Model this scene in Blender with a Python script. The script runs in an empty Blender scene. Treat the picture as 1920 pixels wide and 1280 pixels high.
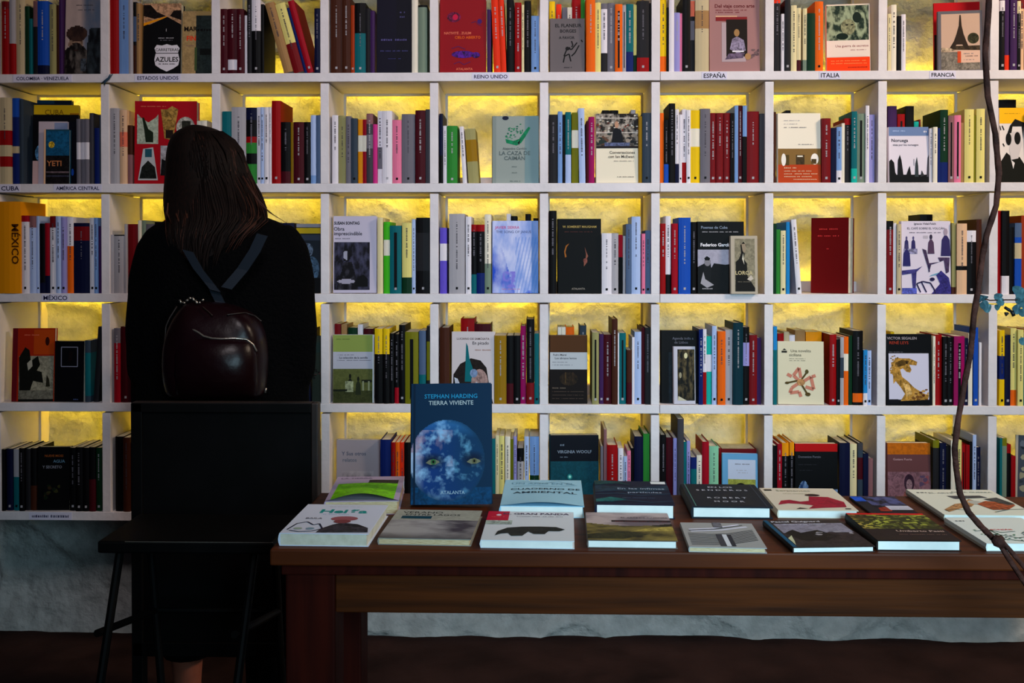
import bpy, bmesh, math, random
from mathutils import Vector, Matrix, Euler
rnd = random.Random(7)
PI = math.pi
scene = bpy.context.scene
C = scene.collection

# ------------------------------------------------------------------ camera
H = 1.18
CAM = Vector((-0.0056, -2.9854, H)); YAW = 0.02498; PIT = 0.0124; SY = 145.1; F = 2000.0
cam_d = bpy.data.cameras.new('camera'); cam = bpy.data.objects.new('camera', cam_d); C.objects.link(cam)
cam_d.sensor_width = 36.0; cam_d.lens = F / 1920 * 36.0; cam_d.shift_y = -SY / 1920; cam_d.clip_start = 0.02
cam.location = CAM; cam.rotation_euler = (PI / 2 - PIT, 0, YAW)
scene.camera = cam
FWD = Vector((-math.sin(YAW) * math.cos(PIT), math.cos(YAW) * math.cos(PIT), -math.sin(PIT)))
RGT = Vector((math.cos(YAW), math.sin(YAW), 0)); UPV = RGT.cross(FWD)
def ray(px, py): return FWD + RGT * ((px - 960) / F) + UPV * ((640 - SY - py) / F)
def W(px, py, Y=0.0):
    d = ray(px, py); return CAM + d * ((Y - CAM.y) / d.y)
def G(px, py, Z):
    d = ray(px, py); return CAM + d * ((Z - CAM.z) / d.z)

# ------------------------------------------------------------------ light
scene.view_settings.view_transform = 'Standard'; scene.view_settings.look = 'None'
scene.view_settings.gamma = 1.0; scene.view_settings.use_curve_mapping = False
scene.view_settings.exposure = 0.0
wd = bpy.data.worlds.new('world'); scene.world = wd; wd.use_nodes = True
wd.node_tree.nodes['Background'].inputs[0].default_value = (0.25, 0.35, 0.6, 1)
wd.node_tree.nodes['Background'].inputs[1].default_value = 0.012
def area(name, loc, target, sx, sy, power, col, spread=PI):
    l = bpy.data.lights.new(name, 'AREA'); l.shape = 'RECTANGLE'; l.size = sx; l.size_y = sy
    l.energy = power; l.color = col; l.spread = spread
    o = bpy.data.objects.new(name, l); C.objects.link(o); o.location = loc
    o.rotation_euler = (Vector(target) - Vector(loc)).to_track_quat('-Z', 'Y').to_euler(); return o
area('room_lamp', (2.3, -1.25, 2.75), (0.9, 0.0, 1.4), 0.5, 0.5, 36, (1.0, 0.78, 0.58), 2.6)
area('doorway_daylight', (0.85, -3.7, 1.45), (0.5, -1.0, 0.72), 0.9, 0.9, 11.5, (0.54, 0.84, 1.0), 1.1)
area('hall_lamp', (-0.1, -2.9, 2.9), (-0.1, 0.0, 1.75), 0.7, 0.7, 8.8, (1.0, 0.90, 0.93), 1.3)

# ------------------------------------------------------------------ materials
def srgb(h):
    if isinstance(h, (tuple, list)): return tuple(h[:3])
    v = [int(h[i:i + 2], 16) / 255 for i in (0, 2, 4)]
    return tuple(x / 12.92 if x <= 0.04045 else ((x + 0.055) / 1.055) ** 2.4 for x in v)
def mat(name, col, rough=0.6, spec=0.4, noise=None, bump=0.0, bscale=40.0, metal=0.0, coat=0.0, emit=None, stretch=(1, 1, 1), distort=0.0):
    m = bpy.data.materials.new(name); m.use_nodes = True; nt = m.node_tree; b = nt.nodes['Principled BSDF']
    b.inputs['Base Color'].default_value = (*srgb(col), 1); b.inputs['Roughness'].default_value = rough
    b.inputs['Specular IOR Level'].default_value = spec; b.inputs['Metallic'].default_value = metal
    b.inputs['Coat Weight'].default_value = coat
    tc = nt.nodes.new('ShaderNodeTexCoord'); mp = nt.nodes.new('ShaderNodeMapping'); mp.inputs['Scale'].default_value = stretch
    nt.links.new(tc.outputs['Object'], mp.inputs['Vector'])
    if noise:
        n = nt.nodes.new('ShaderNodeTexNoise'); n.inputs['Scale'].default_value = noise[1]; n.inputs['Detail'].default_value = 6
        n.inputs['Distortion'].default_value = distort
        r = nt.nodes.new('ShaderNodeValToRGB'); r.color_ramp.elements[0].position = 0.3; r.color_ramp.elements[1].position = 0.7
        r.color_ramp.elements[0].color = (*srgb(col), 1); r.color_ramp.elements[1].color = (*srgb(noise[0]), 1)
        nt.links.new(mp.outputs[0], n.inputs['Vector']); nt.links.new(n.outputs['Fac'], r.inputs[0]); nt.links.new(r.outputs[0], b.inputs['Base Color'])
    if bump:
        n2 = nt.nodes.new('ShaderNodeTexNoise'); n2.inputs['Scale'].default_value = bscale; n2.inputs['Detail'].default_value = 8
        bp = nt.nodes.new('ShaderNodeBump'); bp.inputs['Strength'].default_value = bump; bp.inputs['Distance'].default_value = 0.02
        nt.links.new(mp.outputs[0], n2.inputs['Vector']); nt.links.new(n2.outputs['Fac'], bp.inputs['Height']); nt.links.new(bp.outputs[0], b.inputs['Normal'])
    if emit:
        b.inputs['Emission Color'].default_value = (*emit[0], 1); b.inputs['Emission Strength'].default_value = emit[1]
    return m
def printed(name, rough, spec):
    m = bpy.data.materials.new(name); m.use_nodes = True; nt = m.node_tree; b = nt.nodes['Principled BSDF']
    at = nt.nodes.new('ShaderNodeVertexColor'); at.layer_name = 'ink'
    tc = nt.nodes.new('ShaderNodeTexCoord')
    n = nt.nodes.new('ShaderNodeTexNoise'); n.inputs['Scale'].default_value = 95; n.inputs['Detail'].default_value = 5; n.inputs['Distortion'].default_value = 1.2
    nt.links.new(tc.outputs['Object'], n.inputs['Vector'])
    mr = nt.nodes.new('ShaderNodeMapRange'); mr.inputs['From Min'].default_value = 0.35; mr.inputs['From Max'].default_value = 0.65
    mr.inputs['To Min'].default_value = 0.12; mr.inputs['To Max'].default_value = 2.1
    nt.links.new(n.outputs['Fac'], mr.inputs['Value'])
    mx = nt.nodes.new('ShaderNodeMix'); mx.data_type = 'FLOAT'; mx.inputs[2].default_value = 1.0
    nt.links.new(at.outputs['Alpha'], mx.inputs[0]); nt.links.new(mr.outputs[0], mx.inputs[3])
    vm = nt.nodes.new('ShaderNodeVectorMath'); vm.operation = 'SCALE'
    nt.links.new(at.outputs['Color'], vm.inputs[0]); nt.links.new(mx.outputs[0], vm.inputs['Scale'])
    nt.links.new(vm.outputs[0], b.inputs['Base Color']); b.inputs['Roughness'].default_value = rough; b.inputs['Specular IOR Level'].default_value = spec
    return m
M = {}
M['print'] = printed('printed_cover', 0.55, 0.1)
M['sign'] = printed('printed_sign', 0.7, 0.2)
M['paint'] = mat('white_paint', 'ddd6da', 0.6, 0.3, noise=('cfc8cc', 9), bump=0.12, bscale=30)
M['pages'] = mat('paper_pages', 'dcd6c6', 0.8, 0.1, noise=('c4bda8', 60), stretch=(1, 1, 1))
M['tanpages'] = mat('aged_paper_pages', 'd9c7a2', 0.8, 0.1, noise=('b59a70', 90), stretch=(12, 1, 1))
M['whitepages'] = mat('white_paper_pages', 'e9ebe6', 0.8, 0.1, noise=('d8dcd8', 30))
M['plaster'] = mat('rough_plaster', 'c0c3c0', 0.95, 0.05, noise=('a3a6a3', 22), bump=1.0, bscale=26)
M['plaster2'] = mat('stone_plaster', '8f99a4', 0.95, 0.05, noise=('5d6872', 9), bump=0.9, bscale=12)
M['floor'] = mat('earth_floor', '382420', 0.9, 0.1, noise=('20120f', 5), bump=0.5, bscale=9)
M['wood'] = mat('dark_wood', '50250a', 0.6, 0.08, noise=('2e1406', 5), stretch=(0.6, 6, 14), bump=0.05, bscale=10)
M['woodtop'] = mat('dark_wood_top', '58270c', 0.5, 0.12, noise=('36160a', 5), stretch=(0.6, 14, 6))
M['legwood'] = mat('red_wood', '3a0f07', 0.6, 0.06, noise=('240805', 5), stretch=(10, 10, 0.7))
M['black'] = mat('black_wood', '070607', 0.6, 0.08, noise=('030303', 12))
M['blackedge'] = mat('brown_edge_and_highlight', '2a1d18', 0.5, 0.4, noise=('120c0b', 14))  # brown of post and bag piping, also the painted highlight on the board
M['coat'] = mat('black_wool', '040405', 1.0, 0.05, bump=0.6, bscale=120)
M['skin'] = mat('skin', '965844', 0.6, 0.2, noise=('7e4636', 20))
M['hair'] = mat('brown_hair', '080403', 0.7, 0.12, noise=('160a07', 30), stretch=(8, 8, 0.4))
M['lock'] = mat('light_brown_hair', '35190f', 0.6, 0.2)
M['leather'] = mat('burgundy_leather', '14050a', 0.3, 0.16, noise=('120405', 9), bump=0.15, bscale=14)
M['piping'] = mat('pale_zip_and_highlight', 'a39a90', 0.25, 0.8, metal=0.8)  # zips, wires and buckle, also the painted highlight on the stool seat
M['strap'] = mat('blue_black_strap', '131b25', 0.6, 0.15)
M['bark'] = mat('brown_bark', '4c2a22', 0.75, 0.15, noise=('24120f', 40), bump=0.4, bscale=80)
M['leaf'] = mat('blue_green_leaf', '4c747c', 0.5, 0.3, noise=('263f48', 30))
M['bud'] = mat('black_bud', '08090a', 0.5, 0.3)
M['tape'] = mat('teal_ribbon', '1f3c52', 0.6, 0.3)
M['led'] = mat('led_tape', 'fff2a0', 0.5, 0.2, emit=((1.0, 0.66, 0.04), 22.0))
M['trousers'] = mat('black_trousers', '060506', 0.9, 0.1)
M['shoe'] = mat('dark_shoe', '100b0b', 0.6, 0.3)
M['strip'] = mat('white_paper_strip', 'd8d4e0', 0.7, 0.2)

# ------------------------------------------------------------------ mesh helpers
class MB:
    """verts + faces with a colour each (rgb + mottling)"""
    def __init__(s): s.v = []; s.f = []; s.c = []
    def face(s, pts, col=None):
        b = len(s.v); s.v += [tuple(p) for p in pts]; s.f.append(tuple(range(b, b + len(pts)))); s.c.append(col)
    def box(s, a, b, col=None):
        (x0, y0, z0), (x1, y1, z1) = a, b; i = len(s.v)
        s.v += [(x0, y0, z0), (x1, y0, z0), (x1, y1, z0), (x0, y1, z0), (x0, y0, z1), (x1, y0, z1), (x1, y1, z1), (x0, y1, z1)]
        for q in ((0, 3, 2, 1), (4, 5, 6, 7), (0, 1, 5, 4), (1, 2, 6, 5), (2, 3, 7, 6), (3, 0, 4, 7)):
            s.f.append(tuple(i + k for k in q)); s.c.append(col)
    def tube(s, pts, radii, seg=8, col=None, flat=1.0):
        pts = [Vector(p) for p in pts]; rings = []
        n0 = Vector((0, 0, 1))
        for k, p in enumerate(pts):
            t = (pts[min(k + 1, len(pts) - 1)] - pts[max(k - 1, 0)]).normalized()
            a = n0 - t * n0.dot(t)
            if a.length < 0.05: a = Vector((0, 1, 0)) - t * t.y
            a.normalize(); b = t.cross(a); n0 = a
            r = radii[k] if isinstance(radii, (list, tuple)) else radii
            i = len(s.v)
            for q in range(seg):
                w = 2 * PI * q / seg; s.v.append(tuple(p + a * (r * flat * math.cos(w)) + b * (r * math.sin(w))))
            rings.append(i)
        for k in range(len(rings) - 1):
            for q in range(seg):
                s.f.append((rings[k] + q, rings[k] + (q + 1) % seg, rings[k + 1] + (q + 1) % seg, rings[k + 1] + q)); s.c.append(col)
        s.f.append(tuple(rings[0] + q for q in reversed(range(seg)))); s.c.append(col)
        s.f.append(tuple(rings[-1] + q for q in range(seg))); s.c.append(col)
    def loft(s, rings, col=None, cap=True):
        n = len(rings[0]); base = len(s.v)
        for r in rings: s.v += [tuple(p) for p in r]
        for k in range(len(rings) - 1):
            for q in range(n):
                a = base + k * n; b = a + n
                s.f.append((a + q, a + (q + 1) % n, b + (q + 1) % n, b + q)); s.c.append(col)
        if cap:
            s.f.append(tuple(base + q for q in reversed(range(n)))); s.c.append(col)
            a = base + (len(rings) - 1) * n; s.f.append(tuple(a + q for q in range(n))); s.c.append(col)
    def mesh(s, name, m, smooth=False):
        me = bpy.data.meshes.new(name); me.from_pydata(s.v, [], s.f); me.materials.append(m)
        if any(c is not None for c in s.c):
            ca = me.color_attributes.new('ink', 'FLOAT_COLOR', 'CORNER'); k = 0; buf = []
            for f, c in zip(s.f, s.c):
                c = c or (0.5, 0.5, 0.5, 0); buf += list(c) * len(f)
            ca.data.foreach_set('color', buf)
        if smooth: me.shade_smooth()
        me.update(); return me
    def build(s, name, m, parent=None, smooth=False, bevel=0):
        o = bpy.data.objects.new(name, s.mesh(name, m, smooth)); C.objects.link(o)
        if parent: o.parent = parent
        if bevel:
            md = o.modifiers.new('edge', 'BEVEL'); md.width = bevel; md.segments = 2; md.limit_method = 'ANGLE'
        return o
def empty(name, loc=(0, 0, 0), rz=0.0):
    o = bpy.data.objects.new(name, None); C.objects.link(o); o.location = loc; o.rotation_euler = (0, 0, rz); o.empty_display_size = 0.05; return o
def tag(o, label, cat, group=None, kind=None):
    o['label'] = label; o['category'] = cat
    if group: o['group'] = group
    if kind: o['kind'] = kind
    return o
def struct(o): o['kind'] = 'structure'; return o

# text as flat polygons, cached
_tx = {}
def text_polys(s, bold=0.0):
    k = (s, bold)
    if k not in _tx:
        cu = bpy.data.curves.new('t', 'FONT'); cu.body = s; cu.size = 1; cu.resolution_u = 2; cu.offset = bold; cu.align_x = 'CENTER'
        o = bpy.data.objects.new('t', cu); C.objects.link(o); bpy.context.view_layer.update()
        me = bpy.data.meshes.new_from_object(o.evaluated_get(bpy.context.evaluated_depsgraph_get()))
        _tx[k] = ([tuple(v.co)[:2] for v in me.vertices], [tuple(p.vertices) for p in me.polygons])
        bpy.data.objects.remove(o); bpy.data.curves.remove(cu); bpy.data.meshes.remove(me)
    return _tx[k]

# ------------------------------------------------------------------ palette (code: colour, words)
PAL = dict(bk=('0e0c10', 'black'), ch=('29282c', 'charcoal'), dg=('47454c', 'dark grey'), gr=('74707a', 'grey'), lg=('aaa6ac', 'light grey'), wh=('dcd6de', 'white'),
    iv=('e2dacb', 'ivory'), cr=('dccfa6', 'cream'), py=('dcd084', 'pale yellow'), ye=('e2be14', 'yellow'), mu=('957310', 'mustard'), ol=('7c7a18', 'olive'),
    orr=('e06a12', 'orange'), am=('e2960f', 'amber'), ru=('a03c12', 'rust'), br=('4b2719', 'brown'), tn=('a48056', 'tan'), re=('980a12', 'red'), cm=('9e0a26', 'crimson'),
    dr=('7a131c', 'dark red'), ma=('4c0c1c', 'maroon'), pk=('dc7c9c', 'pink'), mg=('9a1060', 'magenta'), hp=('c83888', 'bright pink'), pu=('46285a', 'purple'),
    vi=('6a58c4', 'violet'), la=('9c96cc', 'lavender'), nv=('10163a', 'navy'), db=('14296c', 'dark blue'), bl=('1e54b0', 'blue'), lb=('7c9ccc', 'light blue'),
    pb=('acbce0', 'pale blue'), sk=('2688c4', 'sky blue'), sb=('586a88', 'slate blue'), sl=('3c4856', 'slate'), te=('0e6a72', 'teal'), dt=('0c3844', 'dark teal'),
    tu=('1cacA0'.lower(), 'turquoise'), mi=('8cc2a2', 'mint'), gn=('36883a', 'green'), dn=('0e3a24', 'dark green'), bg=('4ab426', 'bright green'), li=('8cc81c', 'lime'),
    sa=('7c8c7c', 'sage'), kh=('9c9668', 'khaki'), be=('c2b292', 'beige'), sn=('e07a60', 'salmon'), pe=('dab494', 'peach'), dp=('8c6468', 'dusty pink'),
    bi=('8c2c26', 'brick red'), vm=('dc3a18', 'vermilion'))
def K(c, mot=0.0):
    h = PAL[c][0] if c in PAL else c
    return (*[x ** 1.15 for x in srgb(h)], mot)

# ------------------------------------------------------------------ book builder
# local frame: spine faces -Y at y=0, thickness along X (0..t), depth along Y (0..d), height along Z; front cover is the +X side
def spine_book_mesh(t, d, h, col, bands, hard=False, title=None, logo=None, seed=0, back=None, lett=True):
    """bands: list of (z0frac, z1frac, code). title: ink code or None"""
    r = random.Random(seed); mb = MB(); b = min(0.0022 if hard else 0.0012, t * 0.2)
    bulge = min(0.003, t * 0.12)
    prof = [(0, d), (0, 0.0)]
    n = 4 if t > 0.012 else 2
    for k in range(1, n): prof.append((t * k / n, -bulge * math.sin(PI * k / n)))
    prof += [(t, 0.0), (t, d), (t - b, d), (t - b, b), (b, b), (b, d)]
    nsp = n + 3
    cuts = sorted({0.0, 1.0} | {x for q in bands for x in q[:2]})
    def colat(z):
        for z0, z1, c in bands:
            if z0 - 1e-6 <= z <= z1 + 1e-6: return K(c)
        return col
    P = len(prof)
    for a, e in zip(cuts[:-1], cuts[1:]):
        cc = colat((a + e) / 2); i = len(mb.v)
        for z in (a, e): mb.v += [(x, y, z * h) for x, y in prof]
        for q in range(P):
            mb.f.append((i + q, i + (q + 1) % P, i + P + (q + 1) % P, i + P + q)); mb.c.append(cc)
    top = [(x, y, h) for x, y in prof]; mb.face(top, colat(0.999)); mb.face([(x, y, 0) for x, y in reversed(prof)], colat(0.001))
    yy = -bulge - 0.0003
    if title and t > 0.006 and lett:
        ink = K(title); cx = t / 2; gw = min(t * 0.34, 0.0045) * (0.75 + 0.4 * r.random())
        z = h * r.uniform(0.86, 0.93); end = h * r.uniform(0.3, 0.55)
        while z > end:
            gz = r.uniform(0.0014, 0.003); w2 = gw * r.uniform(0.35, 0.5)
            if r.random() > 0.14: mb.face([(cx - w2, yy, z - gz), (cx + w2, yy, z - gz), (cx + w2, yy, z), (cx - w2, yy, z)], ink)
            z -= gz + r.uniform(0.0009, 0.0016)
            if r.random() < 0.12: z -= 0.003
    if logo and t > 0.007:
        ink = K(logo); cx = t / 2; w2 = min(t * 0.25, 0.003); z = h * 0.055
        mb.face([(cx - w2, yy, z), (cx + w2, yy, z), (cx + w2 * 1.1, yy, z + w2 * 2.2), (cx - w2 * 0.9, yy, z + w2 * 2.2)], ink)
    return mb
def page_block(t, d, h, hard=False):
    mb = MB(); b = min(0.0022 if hard else 0.0012, t * 0.2); e = 0.003 if hard else 0.0008
    mb.box((b, b, e), (t - b, d - 0.002 - e, h - e)); return mb

# cover art on the +X side. u: spine -> fore edge, v: bottom -> top
def paint_cover(mb, art, t, d, h):
    lay = [0]
    def put(pts, c):
        x = t + 0.00025 + lay[0] * 0.00006
        mb.face([(x, min(max(u, 0), 1) * d, min(max(v, 0), 1) * h) for u, v in pts], c)
    r = random.Random(5)
    for a in art:
        lay[0] += 1; k = a[0]
        if k == 'R':
            u0, v0, u1, v1, c = a[1:6]; put([(u0, v0), (u1, v0), (u1, v1), (u0, v1)], K(c, a[6] if len(a) > 6 else 0))
        elif k == 'P':
            put(a[1], K(a[2], a[3] if len(a) > 3 else 0))
        elif k == 'E':
            cu, cv, ru, rv, c = a[1:6]; put([(cu + ru * math.cos(2 * PI * q / 20), cv + rv * math.sin(2 * PI * q / 20)) for q in range(20)], K(c, a[6] if len(a) > 6 else 0))
        elif k == 'G':   # picture painted as a fine grid of colours: u0,v0,u1,v1,nx,ny,function
            u0, v0, u1, v1, nx, ny, fn = a[1:8]; x = t + 0.00025 + lay[0] * 0.00006
            for i in range(nx):
                for j in range(ny):
                    ua, ub = u0 + (u1 - u0) * i / nx, u0 + (u1 - u0) * (i + 1) / nx; va, vb_ = v0 + (v1 - v0) * j / ny, v0 + (v1 - v0) * (j + 1) / ny
                    c = fn((ua + ub) / 2, (va + vb_) / 2)
                    if c is not None: mb.face([(x, ua * d, va * h), (x, ub * d, va * h), (x, ub * d, vb_ * h), (x, ua * d, vb_ * h)], (*c[:3], 0))
        elif k == 'T':   # text: string, cu, v, size(fraction of width), colour, bold
            vs, fs = text_polys(a[1], a[6] if len(a) > 6 else 0.012); sz = a[4]; c = K(a[5])
            wid = max((abs(x) for x, y in vs), default=1) * 2 * sz
            x = t + 0.00025 + lay[0] * 0.00006; i = len(mb.v); cy = (a[2]) * d
            fx = min(1.0, 2 * min(a[2], 1 - a[2]) * 0.95 / max(wid, 1e-6))
            mb.v += [(x, cy + vx * sz * d * fx, a[3] * h + vy * sz * d) for vx, vy in vs]
            for f in fs: mb.f.append(tuple(i + q for q in f)); mb.c.append(c)
        elif k == 'D':   # line of small illegible lettering
            u, v, u1, s, c = a[1:6]
            while u < u1:
                w = s * r.uniform(0.5, 1.0)
                if r.random() > 0.15: put([(u, v), (u + w, v), (u + w, v + s * r.uniform(0.6, 1.0) * d / h), (u, v + s * 0.8 * d / h)], K(c))
                u += w + s * 0.35
        elif k == 'S':   # scribble strokes: list of polylines, width, colour
            for pl in a[1]:
                for (u0, v0), (u1, v1) in zip(pl[:-1], pl[1:]):
                    dx, dy = (u1 - u0) * d, (v1 - v0) * h; L = math.hypot(dx, dy) or 1; w = a[2] / 2
                    nx, ny = -dy / L * w / d, dx / L * w / h
                    put([(u0 + nx, v0 + ny), (u0 - nx, v0 - ny), (u1 - nx, v1 - ny), (u1 + nx, v1 + ny)], K(a[3]))
        elif k == 'X':   # scattered blobs in a box: u0,v0,u1,v1,n,size,colours
            u0, v0, u1, v1, n, s, cs = a[1:8]; rr = random.Random(a[8] if len(a) > 8 else 3)
            for _ in range(n):
                cu, cv = rr.uniform(u0, u1), rr.uniform(v0, v1); a0 = rr.uniform(0, PI); e = rr.uniform(0.4, 1.0)
                pts = [(cu + s * rr.uniform(0.6, 1) * math.cos(a0 + 2 * PI * q / 7), cv + s * e * rr.uniform(0.6, 1) * math.sin(a0 + 2 * PI * q / 7) * d / h) for q in range(7)]
                put([(min(max(p, u0), u1), min(max(q, v0), v1)) for p, q in pts], K(rr.choice(cs)))
                lay[0] += 0.1
from mathutils import noise as NZ
def fbm(u, v, s, o=0, k=5): return NZ.fractal(Vector((u * s, v * s, o)), 0.9, 2.1, k)
def mixc(a, b, f): f = min(max(f, 0), 1); return tuple(a[i] * (1 - f) + b[i] * f for i in range(3))
def C_(h): return srgb(h)
def earth(u, v):
    x, y = (u - .45) / .47, (v - .36) / .335; rr = x * x + y * y
    if rr > 1: return None
    base = mixc(C_('0c3474'), C_('0a3458'), .5 + x)
    w = .8 * fbm(u, v * 1.5, 6.5, 2, 7) + .35 * fbm(u, v * 1.5, 20, 5); land = fbm(u, v * 1.4, 2.6, 9)
    if -.95 < x < .15 and -.15 < y < .75: base = mixc(base, C_('a892a4'), max(0, (land + .12) * 3) * (1 - abs(x + .4)))
    c = mixc(base, C_('8cb8dc') if x < .2 else C_('5c94b4'), max(0, w * 1.2 + .1 - .35 * max(0, x)))
    if y > .55: c = mixc(c, C_('3c88c8'), (y - .55))
    if x < -.6 and y < .2: c = mixc(c, C_('b0c4e0'), (-.6 - x) * 2)
    for cu, cv in ((.27, .345), (.78, .355)):
        e = ((u - cu) / .17) ** 2 + ((v - cv - .01) / .075) ** 2; c = mixc(c, C_('081a34'), 1.1 * (1 - e))
    e = max(0, -y - .35); c = mixc(c, C_('0c3468'), e * 1.2)
    return mixc(c, C_('0c3450'), max(0, (rr - .8) * 3.5 if x > 0 or y < -.3 else (rr - .93) * 6))
def clouds(lo, hi, s, o, ax=1.0, grad=None):
    def fn(u, v):
        f = .5 + 1.5 * fbm(u * ax, v, s, o); c = mixc(C_(lo), C_(hi), f)
        return mixc(c, C_(grad[0]), grad[1](u, v)) if grad else c
    return fn
def moss(u, v):
    f = NZ.cell(Vector((u * 22, v * 26, 1))); g = .5 + fbm(u, v, 4, 3)
    c = mixc(C_('2c2e10'), C_('a8b040'), g * f * 1.4); c = mixc(c, C_('b08848'), max(0, .8 - u * 3) * f)
    l = abs(v - (.86 - .38 * u + .06 * math.sin(u * 7))); return mixc(C_('2a1c14'), c, l * 30)
def beret(u, v):
    c = mixc(C_('a8948f'), C_('566276'), (u - .42) * 6); c = mixc(c, C_('8a7c7a'), .3 * (.5 + fbm(u, v, 6, 1)))
    e = ((u - .33) / .3) ** 2 + ((v - .52) / .1) ** 2
    if ((u - .3) / .2) ** 2 + ((v - .38) / .16) ** 2 < 1: c = mixc(C_('8c705e'), C_('30241f'), .4 + fbm(u, v, 9, 4) * 1.2 + (v < .36) * .25)
    if v < .3 + .1 * math.sin(u * 5) and u < .7: c = mixc(C_('100c0c'), C_('5c5450'), .25 + fbm(u, v, 7, 8))
    if e < 1: c = mixc(C_('231615'), C_('3c2822'), .5 + fbm(u, v, 8, 2))
    if u > .62 and v < .28 + 1.1 * (u - .62) ** .5 and v < .6: c = mixc(C_('0c0e12'), C_('2c343a'), .4 + fbm(u, v, 6, 6))
    return c
def rain(u, v):
    c = mixc(C_('c4c8ea'), C_('8ca0dc'), .5 + fbm(u * 1.5, v, 3, 2)); b = fbm(u, v, 2.4, 7)
    if v < .62 - .9 * u + .18 * math.sin(u * 9): c = mixc(c, C_('2048c0'), .75 + b)
    if u > .5: c = mixc(c, C_('5c84d0'), max(0, math.sin((u * 1.0 - v * .35) * 85)) * .7 * (v < .78))
    if u > .86: c = mixc(c, C_('3470b8'), .7)
    if .22 < u < .5 and .08 < v < .3: c = mixc(c, C_('7c74d0'), .5 + 2 * fbm(u, v, 12, 3))
    return c
def crowd(lo, hi, s=7):
    def fn(u, v): return mixc(C_(lo), C_(hi), max(0, .3 + 1.1 * fbm(u, v * 1.3, s, s)) * (.4 + .6 * v))
    return fn
def medusa(u, v): return mixc(C_('1c2c22'), C_('98a484'), .45 + .9 * math.sin(7 * fbm(u, v, 3, 4) + 8 * math.hypot(u - .45, v - .68)) * .6)
def sontag(u, v):
    c = mixc(C_('0e0c14'), C_('3c3c54'), .35 + fbm(u, v, 8, 2) + (.3 if math.sin(u * 60) > .3 and v > .42 else 0))
    e = ((u - .3) / .085) ** 2 + ((v - .49) / .065) ** 2
    if e < 1.6 and u > .24 : c = C_('9494a8') if e < .8 and u < .32 else C_('0c0a10')
    if v < .4 and abs(u - .34) < .24 - .5 * (v - .1) * (v > .1): c = mixc(C_('0a080e'), C_('3a3844'), fbm(u, v, 9, 9) * 1.2)
    if ((u - .3) / .2) ** 2 + ((v - .15) / .03) ** 2 < 1: c = C_('9894a8')
    return c
def statue(u, v): return mixc(C_('14305c'), C_('7c9cc8'), .4 + 1.1 * fbm(u * 2, v, 5, 3)) if v < .36 + .12 * max(0, 1 - ((u - .2) / .13) ** 2) else None
BOOKS = []   # (root, area in px, label info)
FACE = Matrix.Rotation(-PI / 2, 4, 'Z')
def shelf_z(row): return SHELF[row]
def add_book(mb_cover, mb_pages, mw, name='book', pages='pages'):
    o = mb_cover.build(name, M['print']); o.matrix_world = mw
    p = mb_pages.build('page_block', M[pages], o); return o

# ------------------------------------------------------------------ the place
SHELF = {r: H - 0.1206 - (r - 2) * 0.3098 for r in range(-1, 5)}
TH = 0.0245
DIVPX = [-17, 189.5, 397.5, 601, 806, 1012, 1221, 1434, 1646, 1855, 2063]
DX = [W(p, 450, 0).x for p in DIVPX]; DW = 0.0238
JOINT = DX[6] + DW + 0.0006
UX = [(DX[0], JOINT - 0.0006), (JOINT + 0.0006, DX[10] + DW)]
BACK = 0.205; WALL = 0.315
def build_room():
    n = 420; nz = 230; x0, x1, z0, z1 = -2.6, 2.6, 0.0, 2.6; r = random.Random(3)
    from mathutils import noise as nz_
    me = MB(); vs = []
    for j in range(nz + 1):
        for i in range(n + 1):
            x = x0 + (x1 - x0) * i / n; z = z0 + (z1 - z0) * j / nz
            p = Vector((x * 2.6, z * 5.0, 0.5)); w_ = nz_.noise(Vector((x * 3, z * 3, 7))) * 0.5
            y = WALL - 0.016 * nz_.fractal(p, 0.7, 2.2, 6) - 0.022 * max(0, 1 - 5 * abs(nz_.noise(Vector((x * 1.6 + w_, z * 4.2 + w_, 3))))) ** 2
            if z < 0.22: y -= 0.04 * (0.22 - z) / 0.22
            vs.append((x, y, z))
    fs = [(j * (n + 1) + i, j * (n + 1) + i + 1, (j + 1) * (n + 1) + i + 1, (j + 1) * (n + 1) + i) for j in range(nz) for i in range(n)]
    me.v = vs; me.f = fs; me.c = [None] * len(fs)
    struct(me.build('wall_back', M['plaster'], smooth=True))
    m = MB(); m.face([(-4, -6, 0), (4, -6, 0), (4, 0.5, 0), (-4, 0.5, 0)]); struct(m.build('floor', M['floor']))
build_room()

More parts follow.
